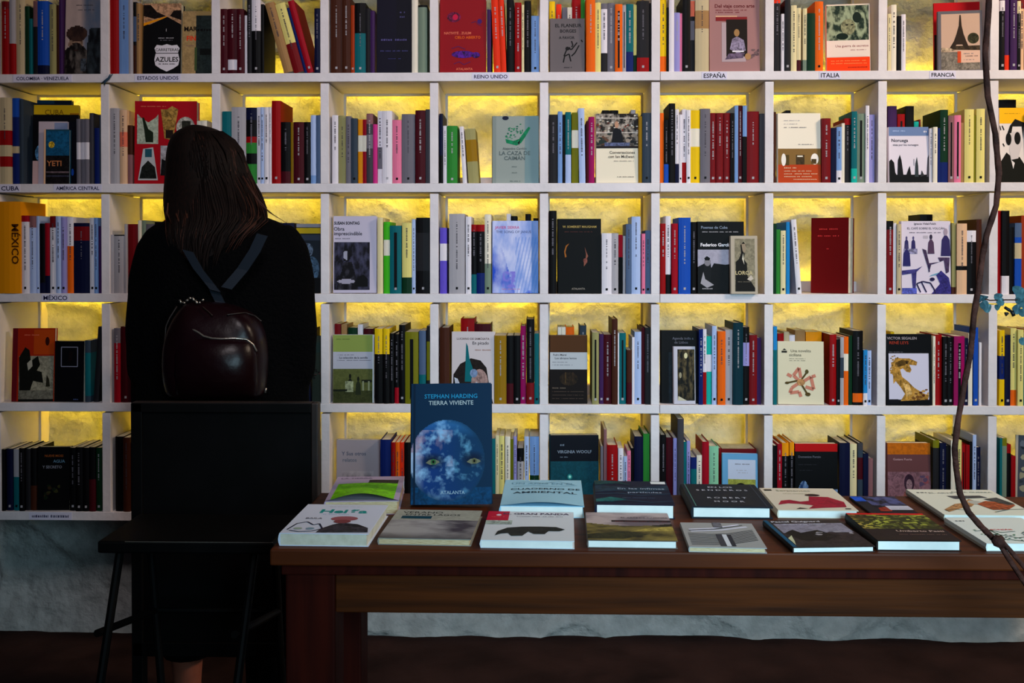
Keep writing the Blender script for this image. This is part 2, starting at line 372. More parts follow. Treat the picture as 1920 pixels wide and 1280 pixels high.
SIGNS = [  # row, x0, x1, text, unit
    (0, 30, 130, 'COLOMBIA · VENEZUELA'), (0, 258, 334, 'ESTADOS UNIDOS'), (0, 890, 950, 'REINO UNIDO'),
    (0, 1321, 1358, 'ESPAÑA'), (0, 1541, 1571, 'ITALIA'), (0, 1748, 1787, 'FRANCIA'),
    (1, 5, 33, 'CUBA'), (1, 106, 186, 'AMÉRICA CENTRAL'), (2, 84, 124, 'MÉXICO'), (4, 60, 130, None)]
def bookcase(u):
    xa, xb = UX[u]
    root = empty('bookcase', ((xa + xb) / 2, 0, SHELF[4] - TH)); off = root.location
    tag(root, ['long white wooden bookcase left of the vertical joint, books glowing against yellow wall',
               'shorter white wooden bookcase right of the vertical joint, behind the hanging branch'][u], 'bookcase')
    def put(mb, name, m, bevel=0):
        mb.v = [(x - off.x, y - off.y, z - off.z) for x, y, z in mb.v]; return mb.build(name, m, root, bevel=bevel)
    divs = [k for k in range(11) if (k <= 6 if u == 0 else k > 6)]
    boards = {}
    for r in range(-1, 5):
        m = MB(); m.box((xa, 0, SHELF[r] - TH), (xb, BACK + 0.036, SHELF[r])); boards[r] = put(m, 'shelf_board', M['paint'], 0.0012)
    for r in range(0, 5):
        for k in divs:
            m = MB(); x = DX[k]
            m.box((x, 0.0015, SHELF[r]), (x + DW, BACK + 0.0355, SHELF[r - 1] - TH - 0.0045)); put(m, 'divider', M['paint'], 0.001)
    fr = MB(); cells = ([0] if u == 0 else []) + divs
    for r in range(0, 5):
        z0, z1 = SHELF[r], SHELF[r - 1] - TH
        lo, hi = (0, 6) if u == 0 else (6, 10)
        for k in range(lo, hi):
            a = DX[k] + DW + (0.0012 if k == 6 else 0); b = DX[k + 1]
            fr.box((a, BACK - 0.004, z0 + 0.0003), (b, BACK + 0.036, z0 + 0.03))
            fr.box((a, BACK + 0.028, z1 - 0.007), (b, BACK + 0.036, z1 - 0.0003))
            fr.box((a, BACK + 0.028, z0 + 0.03), (a + 0.007, BACK + 0.036, z1 - 0.007))
            fr.box((b - 0.007, BACK + 0.028, z0 + 0.03), (b, BACK + 0.036, z1 - 0.007))
    put(fr, 'back_frame', M['paint'])
    m = MB(); m.box((xa, BACK + 0.036, SHELF[4] - TH), (xb, WALL + 0.03, SHELF[4] - TH + 0.01)); put(m, 'led_spill_blocker', M['paint'])  # added board closing the rear gap, keeps LED light off the wall below
    for k in (range(0, 7, 3) if u == 0 else (7, 10)):
        m = MB(); m.box((DX[k] + 0.004, BACK + 0.0435, SHELF[4] - TH), (DX[k] + 0.02, WALL + 0.03, SHELF[-1])); put(m, 'wall_bracket', M['paint'])
    for r in range(0, 5):
        o = MB(); o.box((xa + 0.01, BACK + 0.0375, SHELF[r] + 0.006), (xb - 0.01, BACK + 0.043, SHELF[r] + 0.022))
        lo = o.build('led_strip', M['led'])
        tag(lo, '%s yellow LED strip hidden behind the back lip of the %s bookcase' % (['topmost', 'second', 'middle', 'fourth', 'lowest'][r], ['left', 'right'][u]), 'light strip', 'yellow LED strips behind the shelves')
    for r, p0, p1, s in SIGNS:
        if (p0 > 1236) != bool(u): continue
        yb = {0: 145 if p0 < 1236 else 138, 1: 354, 2: 561, 4: 969}[r]
        a = W(p0 - 5, yb, 0).x; b = W(p1 + 5, yb, 0).x; zc = SHELF[r] - TH / 2
        m = MB(); w = b - a; h = TH - 0.003
        m.box((a, -0.0009, zc - h / 2), (b, -0.0001, zc + h / 2), K('d6d2e4'))
        if s:
            vs, fs = text_polys(s, 0.015); wid = 2 * max(x for x, y in vs); sz = (w * 0.9) / wid; i = len(m.v)
            ink = K('1c1c4c' if u == 0 else '1a1a22'); sy = min(sz * 1.0, 0.0125 / 0.72)
            m.v += [((a + b) / 2 + x * sz, -0.0012, zc - sy * 0.36 + y * sy) for x, y in vs]
            for f in fs: m.f.append(tuple(i + q for q in f)); m.c.append(ink)
        else:
            rr = random.Random(4); x = a + 0.008
            while x < b - 0.008:
                q = rr.uniform(0.002, 0.005)
                if abs(x - (a + b) / 2 + 0.004) > 0.004: m.face([(x, -0.0012, zc - 0.004), (x + q * 0.7, -0.0012, zc - 0.004), (x + q * 0.8, -0.0012, zc + rr.uniform(0.001, 0.005)), (x, -0.0012, zc + 0.002)], K('1a2350'))
                x += q + 0.001
        m.v = [(x - off.x, y - off.y, z - off.z) for x, y, z in m.v]
        m.build('paper_label', M['sign'], root)
    return root
bookcase(0); bookcase(1)

ROWW = ['top', 'second', 'middle', 'fourth', 'bottom']
COLW = ['first', 'second', 'third', 'fourth', 'fifth', 'sixth', 'seventh', 'eighth', 'ninth', 'tenth']
BASEY = [[137.5, 344.5, 551.5, 756, 960], [129.5, 342, 552, 760.5, 969]]
# spine-out books. "x0 x1 ytop colour opts": t/T light/dark lettering, g/G light/dark mark, bF:c bottom band, uF:c top band, mA:B:c middle band, zN set back cm, lN leaning degrees, h hardback, k dark centre line
CAT = {
(0, 0): "0 4 -5 be;4 19 3 re t u.1:dr;19 30 -5 lg b.4:re;30 47 -8 be T;47 56 12 dn z1;56 62 35 te;62 73 2 ch u.35:dp;73 93 2 bl t b.12:nv z.2;93 105 8 kh T;105 111 10 br;111 117 -5 pu",
(0, 1): "206 222 -8 re;222 241 -3 lb T;242 250 -5 lg;250 257 4 bk m.45:.8:sb b.4:br;257 264 6 tn T",
(0, 2): "414 427 17 ma t g;427 445 17 ma t m.06:.22:wh;445 458 17 ma t g;458 462 29 wh;463 471 -3 ch t;472 488 0 bk t g u.42:wh;489 494 8 bk;533 550 3 tn l-15.5 T;551 570 4 py l-15.5 T b.42:dr;571 576 14 db l-15.5;577 588 0 cm l-15.5 g;590 600 16 nv t g",
(0, 3): "620 642 -8 br t g;642 657 -5 br t g;658 664 10 ru g;665 685 6 bk t g b.57:te;686 694 16 ch z1;695 702 20 pu z.6;772 783 0 iv;784 800 10 sa u.03:bk",
(0, 4): "913 920 18 pu;926 939 -5 vm t g l-2.2;940 949 -3 vm t l-2.2;950 963 0 bk t;965 977 5 re t g;978 982 9 cr T;983 995 2 bk t;996 1010 30 lb T G",
(0, 5): "1030 1040 3 ye T z9;1043 1052 8 vm t z9;1054 1063 14 gr z9;1064 1072 14 iv T z9;1073 1088 -6 re t z9;1089 1097 -6 gn z9;1099 1115 -9 orr t;1116 1126 5 py T;1127 1138 7 wh T u.08:gr b.28:ch;1139 1152 6 gr t g;1153 1166 8 orr k t;1167 1173 10 lg k;1174 1187 8 te t b.3:db;1188 1193 9 py b.25:dn;1194 1216 2 ch t g b.2:re;1217 1221 6 bk",
(0, 6): "1238 1249 -6 ye T b.21:orr;1250 1253 14 bk;1254 1263 -8 wh;1264 1274 24 la t;1275 1279 25 pk;1280 1294 -8 bk g;1295 1302 2 ch u.22:sn m.45:.72:gr;1303 1328 0 be T m.6:.85:tn",
(0, 7): "1452 1463 -8 ch t u.1:vm;1465 1470 26 wh T;1471 1481 0 ch g;1483 1493 10 cr T;1494 1501 15 cr T b.18:ma;1505 1512 16 cr T b.18:sa;1513 1527 25 dn z.5;1528 1543 3 orr t G",
(0, 8): "1664 1669 26 cr T;1671 1680 9 iv T;1682 1689 30 bk z.8;1690 1698 27 wh T",
(0, 9): "1874 1882 1 bk t g u.15:wh;1883 1892 -5 pu b.21:vm;1893 1905 -8 pu t g;1906 1912 2 bk t g u.18:cr;1913 1921 -4 pe T u.15:dr;1922 1940 10 re;1941 1960 20 gr",
(1, 0): "1 21 183 be T m.45:.62:re m.2:.32:re;22 35 184 db u.22:bl m.36:.44:be;36 43 186 sl;143 150 223 gr m.38:.64:wh;151 158 223 gr m.38:.64:wh;159 167 223 gr m.38:.64:wh;168 175 212 dg;176 185 240 db;186 189 215 sl",
(1, 1): "206 224 203 lg T;225 238 206 pe T m.5:.7:sn;239 247 235 br b.5:dp;369 376 227 iv;377 388 226 iv;389 396 240 pe",
(1, 2): "416 433 209 te b.65:wh;434 460 201 lg T;461 480 202 bk t u.16:nv m.54:.62:re m.4:.54:gn b.26:gn;481 488 201 wh T G;489 495 201 pb T G;496 504 201 wh T G;505 509 201 wh T G;510 526 189 re g;527 544 229 bk t b.2:ma;545 550 229 mu;551 570 229 ma t g;571 582 229 bk t g;583 592 216 pb m.0:.12:lb;593 600 216 sb",
(1, 3): "622 633 216 wh T;634 648 217 kh T;649 658 218 gr T;659 670 222 sl G z.4;671 679 224 am m.5:.75:iv;680 687 224 cm m.5:.75:iv;688 699 213 dg t u.15:dp m.5:.7:gr z.3;700 707 233 hp;708 716 208 wh T m.2:.5:gr;717 735 208 wh T g;736 752 225 pk T G;753 777 214 gr T G;779 797 207 ma t g;798 805 205 dg",
(1, 4): "824 830 213 nv b.4:bk;831 837 236 wh T;838 857 236 gn g t;868 875 237 wh T l-3.5;878 897 241 kh l-4 m.4:.8:mu z2",
(1, 5): "1029 1045 215 ch t;1046 1054 209 lb T;1055 1059 215 bk z1;1060 1070 210 te t b.4:pb;1072 1084 211 ol m.5:.75:iv;1086 1097 203 pb T l-1;1099 1103 227 ma;1104 1114 219 mg t;1129 1142 207 bk z8;1143 1159 207 bk z8;1183 1191 206 lg z8;1197 1203 218 mu;1204 1220 212 sl t G",
(1, 6): "1238 1244 212 orr;1245 1253 225 bk t b.3:bl;1254 1265 194 bk t;1266 1272 205 wh T b.26:nv;1273 1278 215 wh G;1279 1286 205 wh T b.28:re;1287 1294 206 wh T G;1295 1312 207 ye m.5:.75:iv G;1313 1331 204 gr T G;1332 1342 212 dr t g;1343 1356 212 dr t g;1357 1368 212 dr t g;1369 1376 212 bk t;1377 1383 198 lb;1384 1391 198 ma t g;1392 1399 198 lb b.6:bk;1401 1423 209 dr t g;1424 1433 213 dg",
(1, 7): "1451 1455 210 br;1473 1482 207 bk z9;1540 1556 222 dr t g;1557 1567 240 nv;1568 1577 238 lb b.22:wh T G;1578 1583 231 iv;1584 1595 222 ch t u.1:re;1596 1606 209 te t g b.2:tu;1607 1622 213 sa k g;1623 1629 198 wh T;1630 1640 215 la T",
(1, 8): "1665 1681 199 pu z8;1683 1696 214 re z8 k;1698 1713 199 bk z8;1714 1722 228 tu z8;1723 1729 224 dr z8;1730 1737 224 wh z8;1743 1748 241 wh T;1749 1756 238 iv T;1757 1761 240 db;1762 1776 206 dn t b.28:db;1777 1787 217 dp k g;1788 1800 216 pk k g;1801 1806 230 tn;1807 1824 205 py T G;1825 1829 216 ol;1830 1845 204 py T G",
(1, 9): "1873 1905 187 bk z8;1926 1940 210 re;1941 1960 220 sl",
(2, 0): "2 42 378 am z0 W;42 55 404 wh T u.08:cm G;56 66 405 pb T u.15:dp;67 72 405 pb G;73 83 419 bk b.15:nv;84 93 418 cm b.25:nv;94 105 405 wh T G u.15:dr;106 115 405 pb T G;116 124 407 la T G;125 136 407 wh T b.62:orr;137 166 418 nv t m.75:.95:dr;167 176 408 wh T G;177 184 408 lb T G;185 190 424 pu",
(2, 1): "207 213 440 lg;214 233 440 lg T u.02:bk;234 238 420 lg;239 258 420 dr;259 264 413 iv;265 272 413 sa;273 290 420 gr;291 306 416 bk;307 330 412 re;331 352 420 nv;353 372 410 iv;373 395 418 te",
(2, 2): "414 440 412 bk;441 462 418 iv;463 480 408 dr;481 505 415 sl;506 525 420 kh;526 550 418 nv",
(2, 3): "707 717 408 cr;719 730 416 bg m.53:.75:iv;731 752 423 te k g;754 771 418 py T b.23:dn;772 778 411 pb T G;780 805 408 bk m.3:.8:ch g",
(2, 4): "825 837 427 vi m.5:.76:wh;842 871 401 lg T G h;873 883 406 wh T G;884 893 421 bk t u.1:re b.28:te;894 908 421 bk t u.1:re b.3:db;909 920 402 iv T G b.38:sa;950 957 401 wh z8;958 969 405 bk z8;985 995 401 bk z8;1000 1009 409 bk z8",
(2, 5): "1029 1043 395 bk t;1128 1146 437 wh T G;1147 1159 437 lg T G;1160 1167 440 bk u.38:cm;1168 1172 442 lg G;1173 1183 420 sb T z.3;1184 1200 406 pb T G;1203 1209 438 pk T G;1210 1219 432 sb T G",
(2, 6): "1238 1247 419 re t;1248 1257 405 wh T b.25:bk;1259 1270 419 cm t g;1272 1294 408 bl t g;1296 1305 416 bk t g",
(2, 7): "1450 1455 419 dn;1456 1463 430 gn;1464 1473 432 cr T G;1474 1480 416 sk;1493 1502 411 wh T G l-4.4",
(2, 8): "1663 1674 414 dr t g u.12:bk;1675 1680 418 wh;1681 1688 420 be T G;1725 1748 402 bk z9;1785 1792 418 kh b.1:br;1793 1811 419 pe T m.34:.4:bk;1812 1829 432 bk t g u.18:wh;1831 1840 411 br",
(2, 9): "1870 1877 395 re;1878 1891 395 bk b.22:wh;1892 1900 426 bk;1902 1914 418 bl u.2:sb m.5:.72:be;1915 1925 404 ru;1926 1945 410 gr",
(3, 0): "158 168 638 sl m.1:.8:te;172 181 612 ch l4 z2",
(3, 1): "214 225 615 cm t u.2:gr;226 244 612 ma g;246 268 618 bk;269 290 622 nv;291 310 614 br;311 340 620 te;341 380 622 dr",
(3, 2): "414 440 612 bk;441 462 618 iv;463 480 608 dr;481 520 615 sl;521 550 620 kh;551 580 618 nv",
(3, 3): "627 638 607 dr z8;640 650 608 tn z8;653 669 614 dn g z8;671 680 608 wh z8;682 699 616 ma z8;703 717 616 bk t u.34:ye;719 730 616 bk t u.34:ye;731 738 625 bk t;740 747 626 bk t b.23:cm;748 759 609 bk t g;760 784 622 ol k g;786 798 620 sb b.4:te;800 806 611 ch m.3:.8:ol",
(3, 4): "825 842 614 br h;864 889 597 re z8 t h;890 920 607 ma z8 h;927 949 629 mu t g;950 962 629 bk b.3:ma;963 975 629 bk g;976 985 611 mg t g h;987 1001 598 bk t g b.25:dr h;1002 1010 625 te G",
(3, 5): "1046 1052 613 iv T z8;1053 1060 613 iv z8;1061 1076 613 orr z8 h;1087 1099 610 sl z8 t h;1110 1122 623 kh k g;1124 1131 626 pu g;1132 1146 627 ma t g;1147 1157 598 br t h;1158 1160 624 wh;1161 1173 624 te k g;1175 1184 656 br b.4:ma;1185 1189 632 wh;1190 1202 622 pb T G;1203 1208 614 ma h;1209 1219 614 ch t h",
(3, 6): "1310 1317 617 db t;1318 1324 617 wh T b.43:re;1325 1334 630 tu m.48:.73:wh;1335 1343 611 pb T G;1345 1359 621 orr T G;1360 1373 618 lg T G;1374 1392 605 dt t h;1393 1404 613 bk m.5:.8:la t g;1405 1419 628 dr t g;1420 1427 633 pu",
(3, 7): "1450 1456 612 te u.3:sk;1458 1469 625 re z8;1470 1479 622 be z8;1480 1490 628 wh T z8;1491 1509 619 tn z8;1511 1540 622 am z8;1555 1567 627 re t g;1568 1574 636 bk g;1575 1581 632 lg m.4:.7:sl;1582 1590 631 orr m.5:.75:iv;1591 1597 629 dn;1599 1617 620 bk t m.04:.16:orr;1618 1625 656 sk b.22:wh T G;1626 1633 657 pb T G",
(3, 8): "1670 1676 622 ye z9;1749 1753 630 iv T;1754 1766 627 re t;1767 1776 631 bk t g;1777 1786 632 bk t g;1788 1807 630 mg k t;1808 1815 634 nv t g;1816 1823 625 iv T;1825 1833 614 bl g;1835 1839 642 wh G",
(3, 9): "1873 1882 619 ye T G m.35:.66:db;1884 1894 628 nv g;1896 1906 615 py T b.2:orr;1907 1917 618 py T G;1918 1930 625 te;1931 1950 618 ru",
(4, 0): "2 10 842 bk;12 23 841 nv g;25 35 842 lg b.55:te G;37 46 840 bk t g;47 55 841 ch;56 66 840 bk b.4:br;129 141 839 bk t g;142 155 838 bk t g;156 167 839 bk g;168 179 838 bk b.5:ma;180 189 839 dn t g",
(4, 1): "216 231 818 bk;232 244 820 br T;246 268 830 nv;269 290 826 bk",
(4, 2): "560 575 840 br;576 590 836 ch",
(4, 3): "713 732 824 db h;734 741 829 wh T u.5:re;742 749 829 wh T u.5:orr;750 757 829 wh T u.5:vm;759 770 829 bk;771 780 820 ma;781 804 826 sl",
(4, 4): "825 850 818 nv;851 880 826 bk;881 905 820 br;906 928 822 te;929 935 816 cr T;936 945 817 py T;947 956 818 iv T G;957 962 823 ol;963 968 818 la T;970 981 840 lg T u.2:bk;983 991 818 pb T;993 1010 818 lb T b.5:dn",
(4, 5): "1126 1130 836 gr;1132 1137 805 dp;1138 1157 834 re t h;1159 1168 840 wh T;1169 1175 855 pb T;1176 1182 845 pk T;1183 1188 840 bk b.4:re;1189 1205 818 nv h;1206 1217 813 gn h",
(4, 6): "1238 1248 815 bk t h;1249 1261 820 ma h;1262 1268 821 la T;1269 1280 785 dg z-.3;1281 1287 828 te;1288 1294 826 la T;1295 1305 857 db m.2:.8:te;1306 1315 853 iv T;1316 1328 828 cm h;1329 1346 836 mi T h;1347 1352 840 dr z6;1353 1418 841 dr z8 h",
(4, 7): "1450 1456 835 bk b.35:gr;1457 1465 832 cm t h;1466 1478 830 bk t u.18:am h;1480 1488 829 bk t u.18:am h;1574 1593 830 nv h;1594 1606 832 cr T;1608 1617 830 sl m.5:.8:ma u.1:dg h;1618 1627 850 nv h;1628 1636 859 dp",
(4, 8): "1749 1760 825 ol b.9:ch h;1761 1772 830 nv t h;1774 1783 835 bk h;1784 1793 825 iv;1794 1802 825 py T;1803 1810 834 re h k;1811 1817 834 re h;1818 1822 828 bk;1823 1829 815 pb T;1830 1838 838 nv t",
(4, 9): "1873 1877 821 te;1878 1886 821 ol b.9:sa;1887 1895 833 bk u.12:re h;1896 1904 855 re h",
}

# face-out books: row, x0, x1, ytop, Yfront, thickness, tilt, yaw, cover colour, label, art, options
def fig(u, v, s, c, sk=None):   # small standing figure
    o = [('P', [(u - s, v), (u - s * .8, v + s * 2.2), (u - s * .3, v + s * 2.8), (u + s * .3, v + s * 2.8), (u + s * .8, v + s * 2.2), (u + s, v)], c)]
    o.append(('E', u, v + s * 3.3, s * .42, s * .5, sk or c)); return o
FACES = [
(0, 119, 187, -6, .012, .018, 3, 0, 'b8a6a4', 'face-out book with a soldier in a beret on its beige and grey cover, top shelf',
 [('G', 0, 0, 1, 1, 34, 64, beret), ('R', .2, .385, .27, .4, '2a1a18'), ('R', .34, .385, .41, .4, '2a1a18'), ('R', .25, .3, .37, .315, '3a2622'), ('D', .3, .88, .8, .03, 'dg'), ('D', .35, .82, .8, .03, 'dg'), ('R', .45, .04, .6, .2, '3e444c', .8)]),
(0, 264, 338, 8, .012, .03, 3, 0, '0a0a0e', 'black face-out book with a white highway shield on its cover, top shelf',
 [('R', 0, .7, 1, 1, 'b08a6c', .5), ('P', [(0, .98), (.18, .98), (.35, .88), (.6, .82), (.3, .78), (0, .82)], '1c1210', .7), ('P', [(1, .9), (.8, .9), (.7, .82), (1, .76)], '1c1210', .7), ('P', [(0, .72), (.62, .82), (.6, .8), (0, .68)], 'am'), ('P', [(0, .66), (.6, .8), (.55, .79), (0, .62)], '5a2a10'), ('P', [(0, .66), (.63, .81), (1, .7), (1, 0), (0, 0)], '0a0a0e'), ('R', .6, .6, .61, .64, 'wh'), ('D', .4, .5, .8, .03, 'lg'), ('D', .45, .47, .78, .025, 'gr'),
  ('P', [(.3, .36), (.36, .41), (.5, .4), (.63, .42), (.76, .4), (.9, .41), (.97, .36), (.93, .3), (.97, .2), (.94, .12), (.8, .07), (.63, .03), (.47, .07), (.33, .12), (.3, .2), (.34, .3)], 'wh'), ('R', .33, .285, .94, .295, '0a0a0e'), ('T', 'CARRETERAS', .635, .32, .105, '0a0a0e'), ('T', 'AZULES', .635, .17, .175, '0a0a0e', .02), ('D', .42, .13, .86, .03, '0a0a0e')]),
(0, 339, 396, 22, .012, .02, 3, 0, 'a48a5c', 'half tan, half dark grey face-out book with red lettering, top shelf',
 [('R', .46, 0, 1, .93, '26302f', .4), ('R', .0, 0, .46, 1, 'a58b62', .2), ('T', 'MAR', .27, .68, .22, '20140e', .03), ('T', 'FIN', .3, .53, .22, 'vm', .03), ('D', .5, .68, .95, .09, '100e10'), ('D', .1, .44, .44, .03, 'dp'), ('R', .6, .3, .98, .4, '0e1210', .3), ('R', .42, .05, .5, .42, '4a5a38')]),
(0, 704, 771, -6, .012, .03, 2, 0, '0e0c26', 'large dark navy face-out book with faint violet lettering, top shelf',
 [('R', .56, 0, 1, 1, '0a0a1e'), ('D', .12, .42, .85, .06, '5a5488'), ('D', .1, .28, .9, .035, '4a4a80'), ('D', .3, .18, .7, .03, '3a3a6c'), ('D', .66, .72, .8, .05, '4e4c78'), ('D', .66, .78, .8, .05, '4e4c78')]),
(0, 823, 911, 0, .012, .02, 2, 0, '900018', 'bright red face-out book with purple sketches, top shelf above the REINO UNIDO label',
 [('E', .3, .76, .15, .07, '6a1040', .9), ('E', .33, .76, .06, .04, 'c01048'), ('E', .86, .7, .05, .035, '4a1468'), ('S', [[(.68, .68), (.78, .7), (.82, .66), (.9, .64)]], .002, '5a1450'), ('T', 'NATIVITÉ . ZULIM', .38, .525, .075, 'sn'), ('T', 'CIELO ABIERTO', .6, .465, .08, 'orr'), ('E', .5, .25, .25, .05, '4a1478', .9), ('E', .78, .24, .09, .04, '4a1478', .9), ('S', [[(.25, .33), (.4, .36), (.55, .32)], [(.3, .12), (.42, .15), (.52, .11), (.66, .15)]], .0025, '6a1450'), ('T', 'ATALANTA', .53, .035, .07, 'sn')]),
(0, 1030, 1096, 36, .012, .016, 3, 0, '6e676a', 'grey face-out book with a black ink sketch of a leaping figure, top shelf',
 [('T', 'EL FLANEUR', .52, .84, .14, '1c1a1c', .02), ('T', 'BORGES', .52, .74, .13, '262326', .02), ('T', 'A FAVOR', .48, .62, .11, '262326', .02), ('S', [[(.38, .18), (.42, .3), (.55, .34), (.6, .2)], [(.4, .3), (.5, .45), (.62, .42), (.78, .55)], [(.62, .3), (.72, .36), (.84, .5)], [(.62, .58), (.66, .5), (.62, .47)], [(.9, .6), (.94, .56)], [(.45, .42), (.58, .46)]], .0035, '121012'), ('E', .5, .44, .06, .035, '161416'), ('D', .4, .08, .62, .03, '262326')]),
(0, 1329, 1425, -4, .012, .022, 3, 0, 'a57d7c', 'dusty pink face-out book with a framed old portrait, above the ESPAÑA label',
 [('T', 'Del viaje como arte', .5, .86, .1, '6a1820', .02), ('D', .12, .82, .74, .022, '7a2830'), ('D', .12, .79, .6, .022, '7a2830'), ('R', .12, .73, .55, .75, 'pe'), ('R', .12, .68, .75, .735, '8a2a2e'), ('R', .24, .13, .72, .66, 'b4a0a6'), ('R', .33, .2, .75, .7, '261c16'), ('E', .54, .52, .055, .05, 'tn'), ('P', [(.4, .3), (.45, .44), (.55, .47), (.68, .42), (.72, .28), (.55, .24)], '8a7f96', .6), ('R', .45, .26, .68, .28, 'wh'), ('P', [(.3, .16), (.38, .24), (.7, .25), (.66, .18)], '6a5a70', .5), ('E', .76, .2, .06, .045, 'b08860'), ('X', .82, .1, .98, .3, 8, .05, ['6a5458', '7c6466'])]),
(0, 1551, 1632, 8, .012, .02, 4, -7, 'e8d8c8', 'face-out book with green Medusa-like picture and orange-red band, above the ITALIA label',
 [('G', .0, .46, .97, .98, 44, 36, medusa), ('E', .5, .66, .17, .12, '8a8a6c', .5), ('E', .7, .8, .1, .08, '1c2c24'), ('E', .36, .52, .14, .05, '16281e'), ('R', .44, .68, .5, .7, '1a2018'), ('R', .56, .68, .62, .7, '1a2018'), ('R', 0, .22, .99, .46, 'ead8cc'), ('T', 'Una guerra de secretos', .58, .36, .08, 'bi'), ('D', .55, .31, .9, .02, 'bi'), ('R', 0, 0, .99, .21, 'f0480c'), ('D', .1, .15, .9, .025, 'ea8a50'), ('D', .1, .11, .9, .025, 'ea8a50'), ('D', .45, .05, .9, .03, '9a1c08')]),
(0, 1755, 1838, 4, .05, .012, 3, -8, 'b8081a', 'red face-out book almost hidden behind the one with the iron tower',
 [('R', 0, 0, .1, .55, '2a0c0c', .6)]),
(0, 1762, 1842, 20, .014, .014, 3, -8, '6c6a72', 'face-out book with a sepia iron tower photo, above the FRANCIA label',
 [('R', .07, .02, .95, .95, 'c9ab98'), ('R', .07, .02, .95, .32, '7e766c', .5), ('P', [(.25, .36), (.3, .42), (.95, .42), (.95, .34)], '4a3c2c', .6), ('P', [(.24, .36), (.36, .5), (.42, .62), (.47, .75), (.49, .93), (.52, .93), (.54, .75), (.58, .62), (.64, .5), (.72, .36), (.62, .36), (.55, .44), (.42, .44), (.35, .36)], '382a20'), ('E', .8, .54, .13, .09, '3c3a26', .8), ('P', [(.07, .32), (.07, .4), (.3, .38), (.4, .34)], 'b09c84', .6), ('R', .46, .14, .95, .34, 'dcb8a4'), ('R', .44, .14, .52, .33, 'c8542c'), ('D', .58, .28, .8, .025, 'gr'), ('D', .62, .24, .9, .025, '5a4a4a'), ('D', .58, .18, .82, .02, 'gr')]),
# second shelf
(1, 52, 131, 188, .083, .014, 2, 4, '12283c', 'tall dark blue book standing furthest back behind the yellow Cuba travel cover', [('R', 0, .96, .5, 1, '1c4a6c')]),
(1, 44, 144, 197, .064, .012, 2, 4, 'd8b41c', 'yellow-framed travel guide face-out behind a black one, above the CUBA label',
 [('R', .12, 0, .8, .86, '1c2226'), ('T', 'CUBA', .45, .88, .16, '8a6a10', .01), ('R', .8, .72, 1, .9, 'b07a14')]),
(1, 59, 143, 215, .046, .012, 2, 4, '0e0c14', 'black face-out book with a pale blue globe at its lower left, second shelf',
 [('R', 0, 0, .16, .34, 'd8b4b0'), ('E', .2, .45, .15, .13, '5a8ab0', .7), ('R', .75, 0, 1, .9, '06081c'), ('E', .88, .18, .03, .05, 'bl')]),
(1, 70, 124, 228, .03, .01, 2, 3, 'bfb2bc', 'thin pale lilac face-out booklet behind the teal travel guide', [('R', .55, .6, 1, .98, '8c98b8')]),
(1, 80, 128, 243, .01, .014, 2, 3, '1c4c60', 'small teal travel guide with a yellow sun, foremost of five overlapping covers, second shelf',
 [('R', .0, 0, .07, 1, 'd8b090'), ('R', .1, .52, 1, .97, '18587c', .4), ('E', .3, .72, .08, .045, 'e8b810'), ('E', .3, .72, .12, .06, 'c0a030', .8), ('R', .08, .0, 1, .52, '181416', .8), ('T', 'YETI', .42, .33, .3, 'b87850', .02), ('R', .1, .2, 1, .23, '6a5a60', .4), ('R', .1, .13, 1, .16, '3a3a4a', .4)]),
(1, 249, 366, 190, .012, .03, 2, 3, 'ac0c22', 'large red face-out album with photo-filled letters, second shelf beside the person',
 [('R', .04, .48, .38, .84, 'a8b0a0', .3), ('P', [(.05, .84), (.38, .84), (.34, .8), (.22, .74), (.1, .8)], 'ac0c22'), ('P', [(.18, .5), (.16, .62), (.12, .8), (.15, .8), (.22, .66), (.3, .62), (.3, .5)], '1c2a1a'), ('P', [(.42, .9), (.48, .55), (.62, .52), (.7, .9), (.6, .94), (.52, .9)], '9c7a40', .6), ('R', .5, .55, .62, .65, '2a1c14'), ('E', .82, .68, .15, .13, 'a8a49c', .6), ('R', .76, .6, .9, .76, '2c2c24', .5), ('P', [(.06, .04), (.14, .42), (.3, .44), (.38, .04)], 'b8bcc0'), ('P', [(.08, .06), (.12, .2), (.22, .28), (.33, .2), (.36, .06)], '1c211e', .8), ('R', .17, .32, .28, .42, '2a5c6c'), ('R', .42, .1, .9, .46, 'a8a8b0', .4), ('P', [(.42, .1), (.44, .3), (.55, .26), (.66, .34), (.8, .2), (.9, .1)], '181a1e', .5), ('D', .1, .93, .5, .015, 'sn')]),
(1, 921, 1010, 218, .015, .02, 2, -2, '98a09c', 'grey-green face-out book with a green crocodile, second shelf',
 [('R', .0, 0, .08, 1, '8a9490'), ('R', .7, 0, 1, 1, '7c9498'), ('P', [(.28, .66), (.3, .6), (.52, .56), (.62, .6), (.72, .7), (.82, .82), (.78, .84), (.68, .76), (.58, .66), (.45, .63), (.34, .65)], '108058', .4), ('X', .26, .66, .66, .94, 26, .03, ['1c7c58', '4c8c6c', '2a6c58']), ('P', [(.54, .6), (.6, .65), (.58, .57)], '0e1c18'), ('E', .28, .97, .07, .03, '1c2440'), ('T', 'Alejandro Carrión', .48, .5, .07, '5c6666'), ('T', 'LA CAZA DE', .48, .42, .12, '606c6c'), ('T', 'CAIMÁN', .48, .345, .12, '606c6c'), ('D', .42, .24, .55, .02, '5c6666'), ('D', .42, .15, .52, .02, '5c6666'), ('D', .38, .025, .6, .02, '5c6666')]),
(1, 1116, 1197, 214, .012, .02, 3, 0, 'e6dcc8', 'ivory face-out book with a photo of a man before bookshelves, second shelf',
